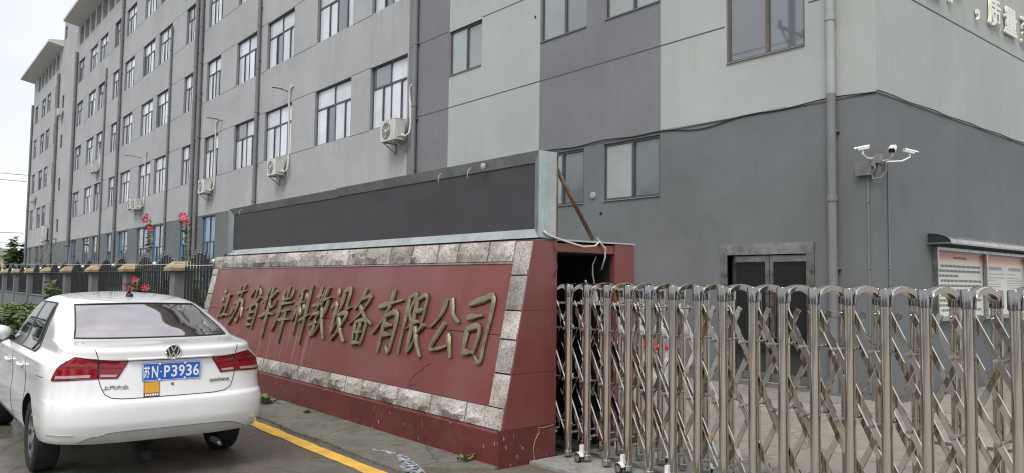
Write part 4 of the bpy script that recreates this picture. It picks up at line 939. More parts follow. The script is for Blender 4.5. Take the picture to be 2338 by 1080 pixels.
        q = MB(); q.lathe([(0, -.062), (.06, -.062)], 'x', (0, 0, 0), 20)
        q.v = [(2.795+x*.62, s*(my+.085)+y*1.45, mz+z*1.0) for x, y, z in q.v]; q.build('mirror_glass', 'chrome', mr_)
        # tail lamps
        def lamp(ya, yb_or_t, za_top, za_bot, zb_top, zb_bot, slant_a, slant_b, tmode):
            pass
        def tl_in(u, v):     # lid lamp: inner tip to seam
            ztop = .954+(.972-.954)*u; zbot = .832+.002*u; z = zbot+(ztop-zbot)*v
            ya = .392+(.320-.392)*v; yb = .520+(.510-.520)*v
            return S_rear(s*(ya+(yb-ya)*u), z)
        def tl_out(u, v):    # quarter-panel lamp wrapping the corner
            ztop = .972+(.992-.972)*u**.7; zbot = .834-.020*u; z = zbot+(ztop-zbot)*v
            ta = t_of_y(.527+(.517-.527)*v, z); tb = 1.15+(.95-1.15)*v
            return S_t(s*(ta+(tb-ta)*u), z)
        for f_, nm_ in ((tl_in, 'tail_lamp'), (tl_out, 'tail_lamp')):
            l_ = patch(f_, 14, 8, .006).build(nm_, 'lamp_red', car, 'all')
            patch(lambda u, v, f_=f_: f_(.12+.78*u, .07+.13*v), 10, 3, .0085).build('reversing_strip', 'lamp_clear', l_, 'all')
            patch(lambda u, v, f_=f_: f_(.10+.82*u, .55+.07*v), 10, 2, .0085).build('lens_rib', 'lamp_red_dark', l_, 'all')
            loop = [f_(i/14, 0) for i in range(15)]+[f_(1, j/6) for j in range(1, 7)]+[f_(1-i/14, 1) for i in range(1, 15)]+[f_(0, 1-j/6) for j in range(1, 7)]
            q = MB(); q.tube([p+Vector((-.003, s*.002, 0)) for p in loop], .005, 5); q.build('lamp_rim', 'lamp_red_dark', l_, 'all')
        # boot-lid gap
        gp = [S_rear(s*.575, 1.085)]+[S_rear(s*(.545-.02*i/4), 1.05-.016*i) for i in range(5)]+[S_rear(s*.520, .83), S_rear(s*.50, .76), S_rear(s*.475, .71), S_rear(s*.43, .683), S_rear(s*.36, .674)]+[S_rear(s*.36*(1-i/6), .672) for i in range(1, 7)]
        q = MB(); q.tube([p+Vector((-.001, 0, 0)) for p in gp], .0032, 5); q.build('panel_gap', 'plastic_dark', car, 'all')
        # bumper to wing gap
        q = MB(); q.tube([S_t(s*(1.36+.18*i/6), .828-.0*i) for i in range(6)]+[S_side(.66+.05*i, .822-.03*i*(i > 3), s) for i in range(0, 2)], .0028, 5); q.build('panel_gap', 'plastic_dark', car, 'all')
        # lower side reflector crease on the bumper
        patch(lambda u, v: S_t(s*(.78+.5*u), .405+.012*v), 8, 1, .003).build('bumper_crease', 'trim_silver', car, 'all')
    # lower silver-grey bumper insert with curved top
    def ins(u, v):
        y = (2*u-1)*.64; zt = .430-.085*abs(2*u-1)**6; z = .342+(zt-.342)*v
        return S_rear(y, z)
    patch(ins, 30, 5, .006).build('bumper_insert', 'trim_silver', car, 'all')
    q = MB(); q.tube([ins(i/40, 1)+Vector((-.007, 0, 0)) for i in range(41)], .0028, 5); q.build('insert_edge', 'steel_smoke', car, 'all')
    # lip above plate; dark tube under it stands in for its shadow
    q = MB(); q.tube([S_rear(y, .972)+Vector((-.004, 0, 0)) for y in [-.33+.66*i/12 for i in range(13)]], .010, 6); q.build('lid_edge', 'car_paint', car, 'all')
    q = MB(); q.tube([S_rear(y, .962)+Vector((.002, 0, 0)) for y in [-.33+.66*i/12 for i in range(13)]], .006, 6); q.build('lid_painted_shadow', 'plastic_dark', car, 'all')
    # exhaust and tow eye
    q = MB(); q.tube([(.30, -.42, .24), (.12, -.42, .235)], .026, 12, cap=False); q.tube([(.30, -.42, .24), (.13, -.42, .235)], .022, 12); q.build('exhaust', 'steel_dull', car, 'all')
    q = MB(); q.box(.18, .26, .10, .16, .16, .22); q.build('tow_bracket', 'car_under', car)
    # number plate
    px_ = S_rear(0, .866).x-.012
    q = MB(); q.box(px_, px_+.01, -.22, .22, .796, .936); pl = q.build('number_plate', 'plate_blue', car)
    q = MB()
    for b in ((-.214, .214, .799, .802), (-.214, .214, .930, .933), (-.217, -.214, .799, .933), (.214, .217, .799, .933)): q.box(px_-.001, px_, b[0], b[1], b[2], b[3])
    q.build('plate_border', 'white_paint', pl)
    q = MB()
    for y, z in ((.095, .925), (.095, .806), (-.098, .925), (-.098, .806)): q.lathe([(0, -.006), (.008, -.005), (.009, 0)], 'x', (px_, y, z), 10)
    q.build('plate_screw', 'white_paint', pl, 40)
    # lettering faces the rear (-x): text x runs towards -y, up is z
    if hero:
        fm = lambda y, z, e=.0015: frame_mat((px_-e, y, z), (0, -1, 0), (0, 0, 1))
        chars = [('苏', .190, .050), ('N', .130, .046), ('P', .040, .045), ('3', -.016, .045), ('9', -.072, .045), ('3', -.128, .045), ('6', -.184, .045)]
        for ch, y, wd in chars:
            text_obj('plate_character', ch, .1, .0006, 'white_paint', pl, fm(y*1.0, .866), bold=.002, fitw=wd if ch != '苏' else .048, fith=.092)
        q = MB(); q.lathe([(0, -.0015), (.006, -.0015), (.006, 0)], 'x', (px_, .085, .866), 10); q.build('plate_dot', 'white_paint', pl)
        # emblem
        ex = S_rear(0, 1.02).x-.004; ez = 1.018
        q = MB(); n_ = 32
        q.tube([(ex, .055*math.cos(2*math.pi*k/n_), ez+.055*math.sin(2*math.pi*k/n_)) for k in range(n_+1)], .0075, 6)
        em = q.build('emblem', 'chrome', car, 'all')
        q = MB(); q.lathe([(0, .002), (.05, .002), (.05, .008)], 'x', (ex, 0, ez), 24); q.build('emblem_ground', 'plastic_dark', em)
        def st(pts, nm='emblem_letter'):
            q = MB()
            for i in range(len(pts)-1): q.bar((ex-.003-.0008*i, -pts[i][0], ez+pts[i][1]), (ex-.003-.0008*i, -pts[i+1][0], ez+pts[i+1][1]), .0105, .006, (1, 0, 0))
            q.build(nm, 'chrome', em)
        st([(-.021, .046), (0, .006), (.021, .046)]); st([(-.042, .03), (-.02, -.042), (0, -.004), (.02, -.042), (.042, .03)])
        # lock, lettering, sticker
        q = MB(); q.lathe([(0, -.006), (.012, -.005), (.014, .004)], 'x', (S_rear(0, .765).x, -.005, .765), 16); q.build('lock', 'steel_dull', car, 40)
        sx_ = S_rear(-.38, .775).x; dy = S_rear(-.45, .775)-S_rear(-.31, .775)
        text_obj('model_lettering', 'SANTANA', .05, .002, 'steel_dull', car, frame_mat(S_rear(-.385, .772)+Vector((-.004, 0, 0)), dy, (0, 0, 1)), bold=.0015, fitw=.175, fith=.026)
        dy = S_rear(.31, .775)-S_rear(.50, .775)
        text_obj('maker_lettering', '上汽大众', .05, .002, 'steel_dull', car, frame_mat(S_rear(.405, .763)+Vector((-.004, 0, 0)), dy, (0, 0, 1)), bold=.001, fitw=.18, fith=.034)
        sk = S_rear(.15, .735).x-.004
        def sq_(ya, yb, za, zb): return lambda u, v: S_rear(ya+(yb-ya)*u, za+(zb-za)*v)
        st_ = patch(sq_(.092, .208, .676, .788), 4, 4, .004, .004).build('sticker', 'sticker_dark', car)
        patch(sq_(.096, .204, .704, .785), 4, 4, .0055, .002).build('sticker_field', 'sticker_orange', st_)
        for k in range(6): patch(sq_(.100+k*.0172, .113+k*.0172, .682, .698), 1, 1, .0055, .002).build('sticker_print', 'white_paint', st_)
    # antenna
    az = 1.452; ax = 1.55
    q = MB(); q.tube([(ax-.05, 0, 1.415), (ax-.04, 0, 1.435), (ax+.0, 0, 1.455), (ax-.03, 0, 1.475), (ax-.05, 0, 1.50)], [.035, .034, .022, .014, .008], 12); q.tube([(ax-.045, 0, 1.495), (ax-.085, 0, 1.60)], .005, 8); q.build('antenna', 'plastic_dark', car, 'all')
    # wheels
    for ax_ in (1.03, 3.63):
        for s in (1, -1):
            wq = MB(); yo = s*.735
            wq.lathe([(.19, -.085), (.235, -.092), (.275, -.092), (.295, -.075), (.299, -.03), (.299, .03), (.295, .075), (.275, .092), (.235, .092), (.19, .085), (.17, .0), (.19, -.085)], 'y', (ax_, yo, .299), 40)
            wl = wq.build('wheel', 'rubber', car, 40)
            rq = MB(); f_ = s
            rq.lathe([(0, .066*f_), (.05, .072*f_), (.055, .060*f_), (.15, .070*f_), (.188, .078*f_), (.197, .070*f_), (.197, .0)], 'y', (ax_, yo, .299), 36); rm = rq.build('wheel_cover', 'hubcap', wl, 40)
            sq = MB()
            for k in range(7):
                a = 2*math.pi*k/7; ca, sa = math.cos(a), math.sin(a)
                def pp(r_, t_): return (ax_+r_*ca-t_*sa, yo+.0775*f_, .299+r_*sa+t_*ca)
                sq.add([pp(.075, -.012), pp(.16, -.026), pp(.172, 0), pp(.16, .026), pp(.075, .012)], [(0, 1, 2, 3, 4)])
            sq.build('cover_slot', 'plastic_dark', rm, fix=False)
            # inner hub/drum
            dq = MB(); dq.lathe([(0, -.06*f_), (.16, -.06*f_), (.16, .02*f_)], 'y', (ax_, yo, .299), 20); dq.build('brake_drum', 'car_under', wl)
    # rear axle beam
    q = MB(); q.tube([(1.03, -.66, .29), (1.03, .66, .29)], .035, 10); q.build('axle', 'car_under', car)
    return car
car = build_car('parked_car', 'white saloon car with blue number plate parked before the sign wall', (-6.47, 1.86, 0), math.pi)

# ================================================================== AIR CONDITIONERS, LAMPS, CAMERAS
def ac_unit(label, x, z, lamp=True, wd=.82, ht=.58, hose=True):
    a = thing('air_conditioner', label, 'air conditioner', (x, D, z), group='air conditioners on the long facade')
    y0, y1 = -.46, -.14
    q = MB(); q.box(0, wd, y0, y1, 0, ht); cs = q.build('casing', 'ac_white', a)
    q = MB(); q.box(-.006, wd+.006, y0-.006, y1+.006, ht, ht+.02); q.build('lid', 'ac_white', cs)
    fans = [ht*.5] if ht < .8 else [ht*.27, ht*.73]
    for fz in fans:
        cx_ = wd*.38 if ht < .8 else wd*.45; rr = .235
        q = MB(); q.lathe([(0, -.002), (rr, -.002), (rr+.012, 0)], 'y', (cx_, y0, fz), 24); fg = q.build('fan_opening', 'plastic_dark', a)
        q = MB()
        for k in range(1, 5): 
            r_ = rr*k/4.2; q.tube([(cx_+r_*math.cos(t), y0-.012, fz+r_*math.sin(t)) for t in [2*math.pi*i/20 for i in range(21)]], .005, 4)
        for k in range(6): t = math.pi*k/6; q.bar((cx_-rr*math.cos(t), y0-.008, fz-rr*math.sin(t)), (cx_+rr*math.cos(t), y0-.008, fz+rr*math.sin(t)), .008, .006, (0, 1, 0))
        q.lathe([(0, -.022), (.04, -.02), (.05, -.008)], 'y', (cx_, y0, fz), 14)
        q.build('fan_guard', 'ac_white', fg)
        q = MB()
        for k in range(3):
            t = 2*math.pi*k/3+.4; q.add([(cx_+.03*math.cos(t), y0-.004, fz+.03*math.sin(t)), (cx_+rr*.9*math.cos(t-.35), y0-.004, fz+rr*.9*math.sin(t-.35)), (cx_+rr*.92*math.cos(t+.35), y0-.0035, fz+rr*.92*math.sin(t+.35))], [(0, 1, 2)])
        q.build('fan_blade', 'pipe_light', fg, fix=False)
    q = MB(); q.box(wd, wd+.025, y0+.06, y1-.04, ht*.15, ht*.5); q.build('valve_cover', 'ac_white', a)
    for bx in (.12, wd-.12):
        q = MB(); q.bar((bx, y0+.02, -.02), (bx, -.006, -.02), .035, .035, (0, 0, 1)); q.bar((bx, -.02, -.30), (bx, y0+.05, -.03), .03, .025, (1, 0, 0)); q.bar((bx, -.02, -.32), (bx, -.02, .18), .035, .025, (1, 0, 0)); q.build('bracket', 'pipe_light', a)
    if hose:
        top = 2.55 if lamp else .95
        q = MB(); q.tube([(wd+.01, -.26, ht*.25), (wd+.10, -.2, ht*.15), (wd+.20, -.12, ht*.30), (wd+.17, -.06, ht*.8), (wd+.11, -.05, ht+.5), (wd+.08, -.05, ht+top*.55), (wd+.07, -.05, ht+top*.9), (wd+.15, -.06, ht+top*1.02), (wd+.27, -.03, ht+top*1.05), (wd+.3, .01, ht+top*1.05)], .035, 8); q.build('hose', 'wire_white', a, 'all')
    return a
def wall_lamp(label, x, z, ln=.6):
    a = thing('wall_lamp', label, 'wall lamp', (x, D, z), group='floodlight arms above the windows')
    q = MB(); q.tube([(0, 0, 0), (0, -.25, .04)], .022, 8); q.build('arm', 'pipe_grey', a, 'all')
    q = MB(); q.box(-.045, .045, -ln, -.22, .035, .06); q.build('lamp_head', 'iron_black', a)
    q = MB(); q.box(-.035, .035, -ln+.03, -.28, .030, .0355); q.build('lens', 'plastic_white', a)
ac_unit('white air conditioner by the dark wall strip, nearest the camera', -19.35, 5.60, lamp=False)
ac_unit('white air conditioner just above the left part of the LED board', -27.70, 5.46)
ac_unit('white air conditioner between twin drainpipes and LED board end', -35.70, 5.46)
ac_unit('left unit of the pair of white air conditioners over the red flowers', -48.50, 5.60, hose=False)
ac_unit('right unit of the pair of white air conditioners over the red flowers', -47.45, 5.50)
ac_unit('white air conditioner under a third-floor window left of the thin drainpipe', -59.40, 8.85, lamp=False)
ac_unit('small white air conditioner high on the stair tower near the eave', -74.30, 15.2, lamp=False, hose=False)
ac_unit('white air conditioner at the far left corner of the building', -86.70, 8.85, lamp=False, hose=False)
ac_unit('tall double-fan air conditioner low on the far left facade', -78.95, 4.75, lamp=False, hose=False, ht=1.35, wd=.95)
wall_lamp('black floodlight arm above the window beside the LED board', -27.1, 8.62); wall_lamp('black floodlight arm above the window by the twin drainpipes', -34.1, 8.60, .7); wall_lamp('black floodlight arm above the pair of air conditioners', -47.9, 8.6, .8)
def lamp_post(label, x, y, z, base, ln=.9):
    a = thing('lamp_post', label, 'lamp post', (base[0], base[1], 0), group='slim lamp posts before the ground-floor windows')
    dx, dy = x-base[0], y-base[1]
    q = MB(); q.tube([(0, 0, 0), (dx*.5, dy*.5, z*.5), (dx*.94, dy*.94, z*.94), (dx, dy-.12, z)], .045, 8); q.build('pole', 'wire_grey', a, 'all')
    q = MB(); q.box(dx-.1, dx+.1, dy-ln, dy-.1, z-.02, z+.04); q.build('lamp_head', 'plastic_dark', a)
lamp_post('upright slim lamp post in front of a far ground-floor window, left one', -63.0, 10.6, 3.85, (-63.5, 10.6), .4); lamp_post('upright slim lamp post in front of a far ground-floor window, right one', -56.2, 10.6, 3.75, (-56.6, 10.6), .4)
lamp_post('leaning lamp post by the far stair tower, right of the two', -68.0, 10.6, 4.55, (-83.5, 10.6), .4); lamp_post('leaning lamp post by the far stair tower, left of the two', -71.4, 10.6, 4.55, (-87, 10.6), .4)

def camera_unit(label, loc, aim, mount, k=.68):
    a = thing('security_camera', label, 'security camera', loc, group='security cameras at the building corner')
    d = Vector(aim).normalized(); n_ = Vector((0, 0, 1)); s_ = d.cross(n_).normalized(); u_ = s_.cross(d)
    def T(q): q.v = [tuple((d*x+s_*y+u_*z)*k) for x, y, z in q.v]; return q
    q = MB(); q.prism([(-.045, -.035), (.045, -.035), (.05, .01), (.035, .04), (-.035, .04), (-.05, .01)], -.13, .10, lambda a_, b_, c_: (c_, a_, b_)); T(q).build('housing', 'plastic_white', a)
    q = MB(); q.prism([(-.056, .012), (-.038, .048), (.038, .048), (.056, .012), (.050, .012), (.034, .041), (-.034, .041), (-.050, .012)], -.14, .17, lambda a_, b_, c_: (c_, a_, b_)); T(q).build('sun_hood', 'plastic_white', a)
    q = MB(); q.prism([(-.043, -.033), (.043, -.033), (.047, .01), (.033, .037), (-.033, .037), (-.047, .01)], .1005, .112, lambda a_, b_, c_: (c_, a_, b_)); T(q).build('front_glass', 'plastic_dark', a)
    mo = Vector(mount)-Vector(loc)
    q = MB(); q.tube([(0, 0, -.03), (0, 0, -.085), tuple(mo*.35+Vector((0, 0, -.09))), tuple(mo)], .014, 8); q.lathe([(0, .012), (.03, .01), (.03, -.006)], 'z', tuple(mo), 12); q.build('bracket', 'plastic_white', a, 40)
camera_unit('white bullet camera on the left of the corner cluster, above the box', (-5.40, 11.13, 3.66), (-.9, -.42, -.16), (-5.355, 11.40, 3.53))
camera_unit('white bullet camera in the middle of the corner cluster, facing the viewer', (-5.02, 11.24, 3.61), (.35, -1, -.35), (-5.27, 11.52, 3.50), .95)
camera_unit('white bullet camera on the right of the corner cluster', (-5.06, 11.90, 3.66), (.55, .8, -.2), (-5.28, 11.62, 3.50))
q = MB(); q.box(-5.622, -5.385, D-.09, D-.002, 3.29, 3.49); tag(q.build('camera_box', 'pipe_grey'), 'flat grey steel junction box on the dark corner below the cameras', 'junction box')
q = MB(); q.tube([(-5.37, D-.06, 3.42), (-5.35, D-.06, 3.50), (-5.34, D-.05, 3.56)], .035, 8); q.tube([(-5.47, D-.012, 0.05), (-5.47, D-.012, 3.285)], .014, 8); q.box(-5.36, -5.30, D-.06, D+.12, 3.46, 3.60)
q.tube([(XE+.016, 11.72, 0.05), (XE+.016, 11.72, 3.35), (XE+.02, 11.68, 3.45), (XE+.03, 11.62, 3.52)], .014, 8); q.tube([(-5.39, D-.05, 3.29), (-5.35, D-.1, 3.22), (-5.27, D-.02, 3.24), (XE+.05, 11.58, 3.36), (XE+.04, 11.6, 3.5)], .013, 8); q.tube([(-5.36, D-.04, 3.5), (-5.33, D-.08, 3.38), (-5.37, D-.07, 3.31)], .012, 8)
for z in (.9, 1.9, 2.9): q.box(-5.49, -5.45, D-.03, D-.001, z-.012, z+.012); q.box(XE+.001, XE+.034, 11.70, 11.74, z-.012, z+.012)
tag(q.build('conduit', 'pipe_grey', None, 40), 'thin grey conduits running down the dark building corner below the cameras', 'conduit')

# ================================================================== NOTICE BOARD on the end wall
nb = thing('notice_board', 'wall-mounted steel notice board with posters under a curved awning', 'notice board', (XE, 13.3, 1.12))
xb = XE
def NB(q, name, m, parent=None, smooth=False):
    o = q.build(name, m, parent or nb, smooth)
    if not parent: o.matrix_parent_inverse = Matrix.Translation(-Vector(nb.location))
    return o
y0, y1, z0, z1 = 13.26, 21.75, 1.08, 2.29
q = MB(); q.box(xb+.001, xb+.09, y0, y1, z0, z0+.05); q.box(xb+.001, xb+.09, y0, y1, z1-.05, z1)
nd = 4; stp = (y1-y0)/nd
for i in range(nd+1): yy = y0+i*stp; q.box(xb+.0015, xb+.089, max(y0, yy-.03), min(y1, yy+.03) if i else y0+.04, z0+.05, z1-.05)
NB(q, 'frame', 'steel_dull')
q = MB(); q.box(xb+.001, xb+.02, y0+.04, y1-.04, z0+.05, z1-.05); NB(q, 'backing', 'stucco_light')
def poster_mat():
    m = bpy.data.materials.new('poster'); MATS['poster'] = m; m.use_nodes = True
    t = m.node_tree; N = t.nodes; K = t.links.new; b = N['Principled BSDF']; b.inputs['Roughness'].default_value = .25
    tc_ = N.new('ShaderNodeTexCoord'); s = N.new('ShaderNodeSeparateXYZ'); K(tc_.outputs['Generated'], s.inputs[0])
    r = N.new('ShaderNodeValToRGB'); e = r.color_ramp.elements; e[0].position = 0; e[0].color = (.66, .68, .60, 1); e[1].position = 1; e[1].color = (.36, .06, .04, 1)
    for p, c in ((.72, (.70, .69, .62, 1)), (.86, (.68, .62, .48, 1)), (.90, (.60, .30, .16, 1)), (.95, (.45, .12, .07, 1))): k = e.new(p); k.color = c
    K(s.outputs[2], r.inputs[0]); K(r.outputs[0], b.inputs['Base Color'])
poster_mat()
mat('ink', (.10, .11, .12), .5); mat('ink_pale', (.36, .38, .40), .5)
rp = random.Random(12)
for i in range(nd):
    ya, yb = y0+i*stp+.06, y0+(i+1)*stp-.06
    q = MB(); q.box(xb+.021, xb+.027, ya, yb, z0+.07, z1-.08); po = NB(q, 'poster', 'poster')
    q = MB(); hh = z1-z0-.15; wy = yb-ya
    if i == 0:
        zz = z1-.30; ln = 0
        while zz > z0+.10:
            ye = yb-.12 if (ln % 3 != 2) else ya+wy*rp.uniform(.35, .8)
            yy = ya+.08+(.12 if ln % 3 == 0 else 0)
            while yy < ye: wch = rp.uniform(.030, .045); q.box(xb+.0275, xb+.0285, yy, yy+wch, zz-.022, zz+.018); yy += wch+.018
            zz -= .082; ln += 1
        q.box(xb+.0275, xb+.0285, ya+wy*.36, ya+wy*.64, z1-.175, z1-.14)
    else:
        for cidx in range(2):
            ca, cb_ = ya+.08+cidx*wy*.5, ya+wy*.5*(cidx+1)-.08
            q.box(xb+.0275, xb+.0285, ca+.1, cb_-.1, z1-.33, z1-.27); zz = z1-.40
            while zz > z0+.12: q.box(xb+.0275, xb+.0285, ca, ca+(cb_-ca)*rp.choice([1, 1, .8, .55]), zz-.008, zz+.008); zz -= rp.choice([.045, .045, .07])
    pt_ = q.build('printed_text', 'ink' if i == 0 else 'ink_pale', po); pt_['kind'] = 'stuff'
# awning: curved sheet with end cheek and tube
prof = [(xb+.01+.36*math.sin(R(a)), 2.345+.15*math.cos(R(a))) for a in range(0, 91, 9)]
q = MB(); q.grid([[(a, y0-.2, b) for a, b in prof], [(a, y1+.2, b) for a, b in prof]]); q.grid([[(a-.006, y0-.2, b-.006) for a, b in prof], [(a-.006, y1+.2, b-.006) for a, b in prof]])
NB(q, 'awning', 'steel_dull', None, 'all')
q = MB(); q.prism([(xb+.01, 2.335)]+prof[::-1], y0-.196, y0-.19, lambda a, b, c: (a, c, b)); NB(q, 'awning_cheek', 'plastic_dark')
q = MB(); q.box(xb+.002, xb+.37, y0-.205, y0-.185, 2.325, 2.345); q.box(xb+.002, xb+.02, y0-.206, y0-.184, 2.345, 2.50); q.box(xb+.35, xb+.375, y0-.18, y1+.2, 2.32, 2.345); NB(q, 'awning_frame', 'galvanised_dark')
# slogan characters on the end wall
slo = thing('slogan_lettering', 'raised white slogan characters on the upper end wall', 'lettering', (XE, 15.0, 6.9))
for ch, yc, zc, wd, ht in (('生', 13.42, 6.80, .6, .56), ('产', 14.36, 6.81, .6, .56), ('质', 16.16, 6.86, .60, .56), ('量', 17.02, 6.88, .62, .54), ('至', 17.92, 6.88, .6, .54), ('上', 18.8, 6.88, .6, .52)):
    text_obj('slogan_character', ch, .6, .022, 'letter_cream', slo, frame_mat((.045, yc-15.0, zc-6.9), (0, 1, 0), (0, 0, 1)), bold=.012, fitw=wd, fith=ht)
    q = MB(); [q.tube([(.0, yc-15+dy, zc-6.9), (.03, yc-15+dy, zc-6.9)], .006, 6) for dy in (-.03, .03)]; q.build('standoff', 'steel_dull', slo)
q = MB(); q.prism([(15.28, 6.72), (15.38, 6.72), (15.39, 6.62), (15.36, 6.56), (15.30, 6.52), (15.29, 6.545), (15.335, 6.60), (15.33, 6.64), (15.28, 6.64)], .022, .066, lambda a, b, c: (c, a-15.0, b-6.9)); q.build('slogan_comma', 'letter_cream', slo)

# ================================================================== FENCE
FY = 5.0
fen = thing('iron_fence', 'black spear-topped iron railing with grey pillars and yellow caps on a low wall', 'fence', (-30, FY+.2, 0))
def FB(q, name, m, smooth=False):
    o = q.build(name, m, fen, smooth); o.matrix_parent_inverse = Matrix.Translation(-Vector(fen.location)); return o
q = MB(); q.box(-60, -13.8, FY+.06, FY+.30, 0, .86); q.box(-60, -13.8, FY+.03, FY+.33, .86, .90); FB(q, 'low_wall', 'pillar_grey')
pcx = [-17.85-4.25*i for i in range(10)]
pm = MB(); pm.box(-.19, .19, -.19, .19, 0, 1.78); pmm = pm.mesh('pillar', 'pillar_grey')
cm = MB(); cm.add([(-.30, -.29, 1.781), (.30, -.29, 1.781), (.30, .29, 1.781), (-.30, .29, 1.781), (-.31, -.30, 1.85), (.31, -.30, 1.85), (.31, .30, 1.85), (-.31, .30, 1.85), (-.16, -.15, 1.99), (.16, -.15, 1.99), (.16, .15, 1.99), (-.16, .15, 1.99)],
  [(0, 3, 2, 1), (0, 1, 5, 4), (1, 2, 6, 5), (2, 3, 7, 6), (3, 0, 4, 7), (4, 5, 9, 8), (5, 6, 10, 9), (6, 7, 11, 10), (7, 4, 8, 11), (8, 9, 10, 11)]); cmm = cm.mesh('cap', 'cap_yellow')
for x in pcx:
    o = obj('pillar', pmm, fen); o.location = (x+30, 0, 0); obj('cap', cmm, o)
fin = MB(); fin.lathe([(.007, -.075), (.022, -.07), (.012, -.055), (.019, -.04), (.015, -.01), (.004, .045), (0, .06)], 'z', (0, 0, 0), 7); finm = fin.mesh('spear', 'iron_tip', 40)
PK = {}
def picket(h_):
    k = round(h_, 2)
    if k not in PK: q = MB(); q.box(-.017, .017, -.017, .017, .90, k-.07); PK[k] = q.mesh('picket', 'iron_black')
    return PK[k], k
balm = MB(); balm.lathe([(.0, -.06), (.02, -.058), (.03, -.05)]+[(.062*math.sin(R(a)), -.062*math.cos(R(a))+.01) for a in range(30, 181, 15)], 'z', (0, 0, 0), 14); balm = balm.mesh('ball', 'chrome', 'all')
for b in range(9):
    xa = -13.6-4.25*b-.25 if b == 0 else pcx[b-1]-.22; xb_ = pcx[b]+.22 if b else pcx[0]+.22
    if b == 0: xa = -13.75
    q = MB()
    for zr in (1.0, 1.80): q.box(xb_, xa, FY+.185, FY+.215, zr-.018, zr+.018)
    FB(q, 'rail', 'iron_black')
    nP = 19
    for i in range(nP):
        t = (i+.5)/nP; x = xb_+(xa-xb_)*t; u = abs(2*t-1)
        h_ = 1.93+.30*math.sin(math.pi*min(1, u*1.02))**1.2 if u > .06 else 1.95
        me, k = picket(h_); o = obj('picket', me, fen); o.location = (x+30, 0, 0)
        if u < .04: p_ = obj('ball_finial', balm, o); p_.location = (0, 0, k)
        else: p_ = obj('spear', finm, o); p_.location = (0, 0, k)
# pale cable strung along the pillar caps
P = []
for i in range(len(pcx)-1, -1, -1): P.append((pcx[i], FY-.12, 1.92+.05*i)); P.append((pcx[i]+2.1, FY-.10, 1.90+.05*(i-.5)))
P += [(-13.4, FY-.1, 1.87)]
q = MB(); q.tube([(-85, 7.5, 3.6)]+P, .007, 5); tag(q.build('fence_cable', 'wire_white', None, 'all'), 'pale cable strung along the yellow pillar caps of the fence', 'cable')

# ================================================================== PLANTS
def leaves(n_, fn, size, seed, m, name, parent, flat=.4):
    r_ = random.Random(seed); q = MB()
    for i in range(n_):
        c = Vector(fn(r_)); s_ = size*r_.uniform(.6, 1.3); d = Vector((r_.gauss(0, 1), r_.gauss(0, 1), r_.gauss(0, flat))).normalized(); u_ = d.cross(Vector((r_.gauss(0, .5), r_.gauss(0, .5), 1))).normalized(); nrm = d.cross(u_)
        q.add([c-d*s_, c+u_*s_*.5+nrm*s_*.12, c+d*s_, c-u_*s_*.5+nrm*s_*.12], [(0, 1, 2), (0, 2, 3)])
    return q.build(name, m, parent, fix=False)
def bush(name, label, cx, cy, rx, ry, h_, n_, seed, size=.07, m='leaf', cat='shrub'):
    a = thing(name, label, cat, (cx, cy, 0))
    lob = []; r0 = random.Random(seed)
    for i in range(9): lob.append((r0.uniform(-.7, .7)*rx, r0.uniform(-.7, .7)*ry, h_*r0.uniform(.35, .8), r0.uniform(.35, .6)))
    def fn(r_):
        l = r_.choice(lob); d = Vector((r_.gauss(0, 1), r_.gauss(0, 1), r_.gauss(0, 1))).normalized()*(r_.random()**.4)
        return (l[0]+d.x*l[3]*rx, l[1]+d.y*l[3]*ry, max(.02, l[2]+d.z*l[3]*h_*.75))
    leaves(n_, fn, size, seed, m, 'foliage', a)
    q = MB()
    for l in lob: q.tube([(0, 0, 0), (l[0]*.5, l[1]*.5, l[2]*.6), (l[0], l[1], l[2])], [.03, .02, .008], 5)
    q.build('stem', 'bark', a); return a
bush('shrub', 'low dense green shrub before the fence wall, nearest the car mirror', -19.5, 3.0, 2.2, 1.2, .62, 2600, 11, .07)
bush('shrub', 'green shrub before the fence wall at the left picture edge', -25.5, 3.4, 3.2, 1.3, .62, 2600, 12, .09)
bush('shrub', 'pale green shrub farther along the fence wall at far left', -32.5, 4.0, 3.5, .7, .6, 1600, 13, .10, 'leaf_light')
bush('shrub', 'light green leafy plant showing through the railing behind the car roof', -28.6, 4.4, .45, .3, 1.45, 260, 14, .10, 'leaf_light')
bush('shrub', 'loose green growth behind the railing under the tall red flowers', -20.6, 5.9, 1.3, .5, 1.7, 900, 15, .10, 'leaf_light')
bush('shrub', 'low green growth behind the railing beside the sign wall', -15.3, 5.7, 1.6, .4, 1.0, 700, 16, .09)
bush('shrub', 'dark green creeper at the foot of the far building corner', -93.0, 11.0, 1.3, 1.3, 5.0, 900, 17, .35)
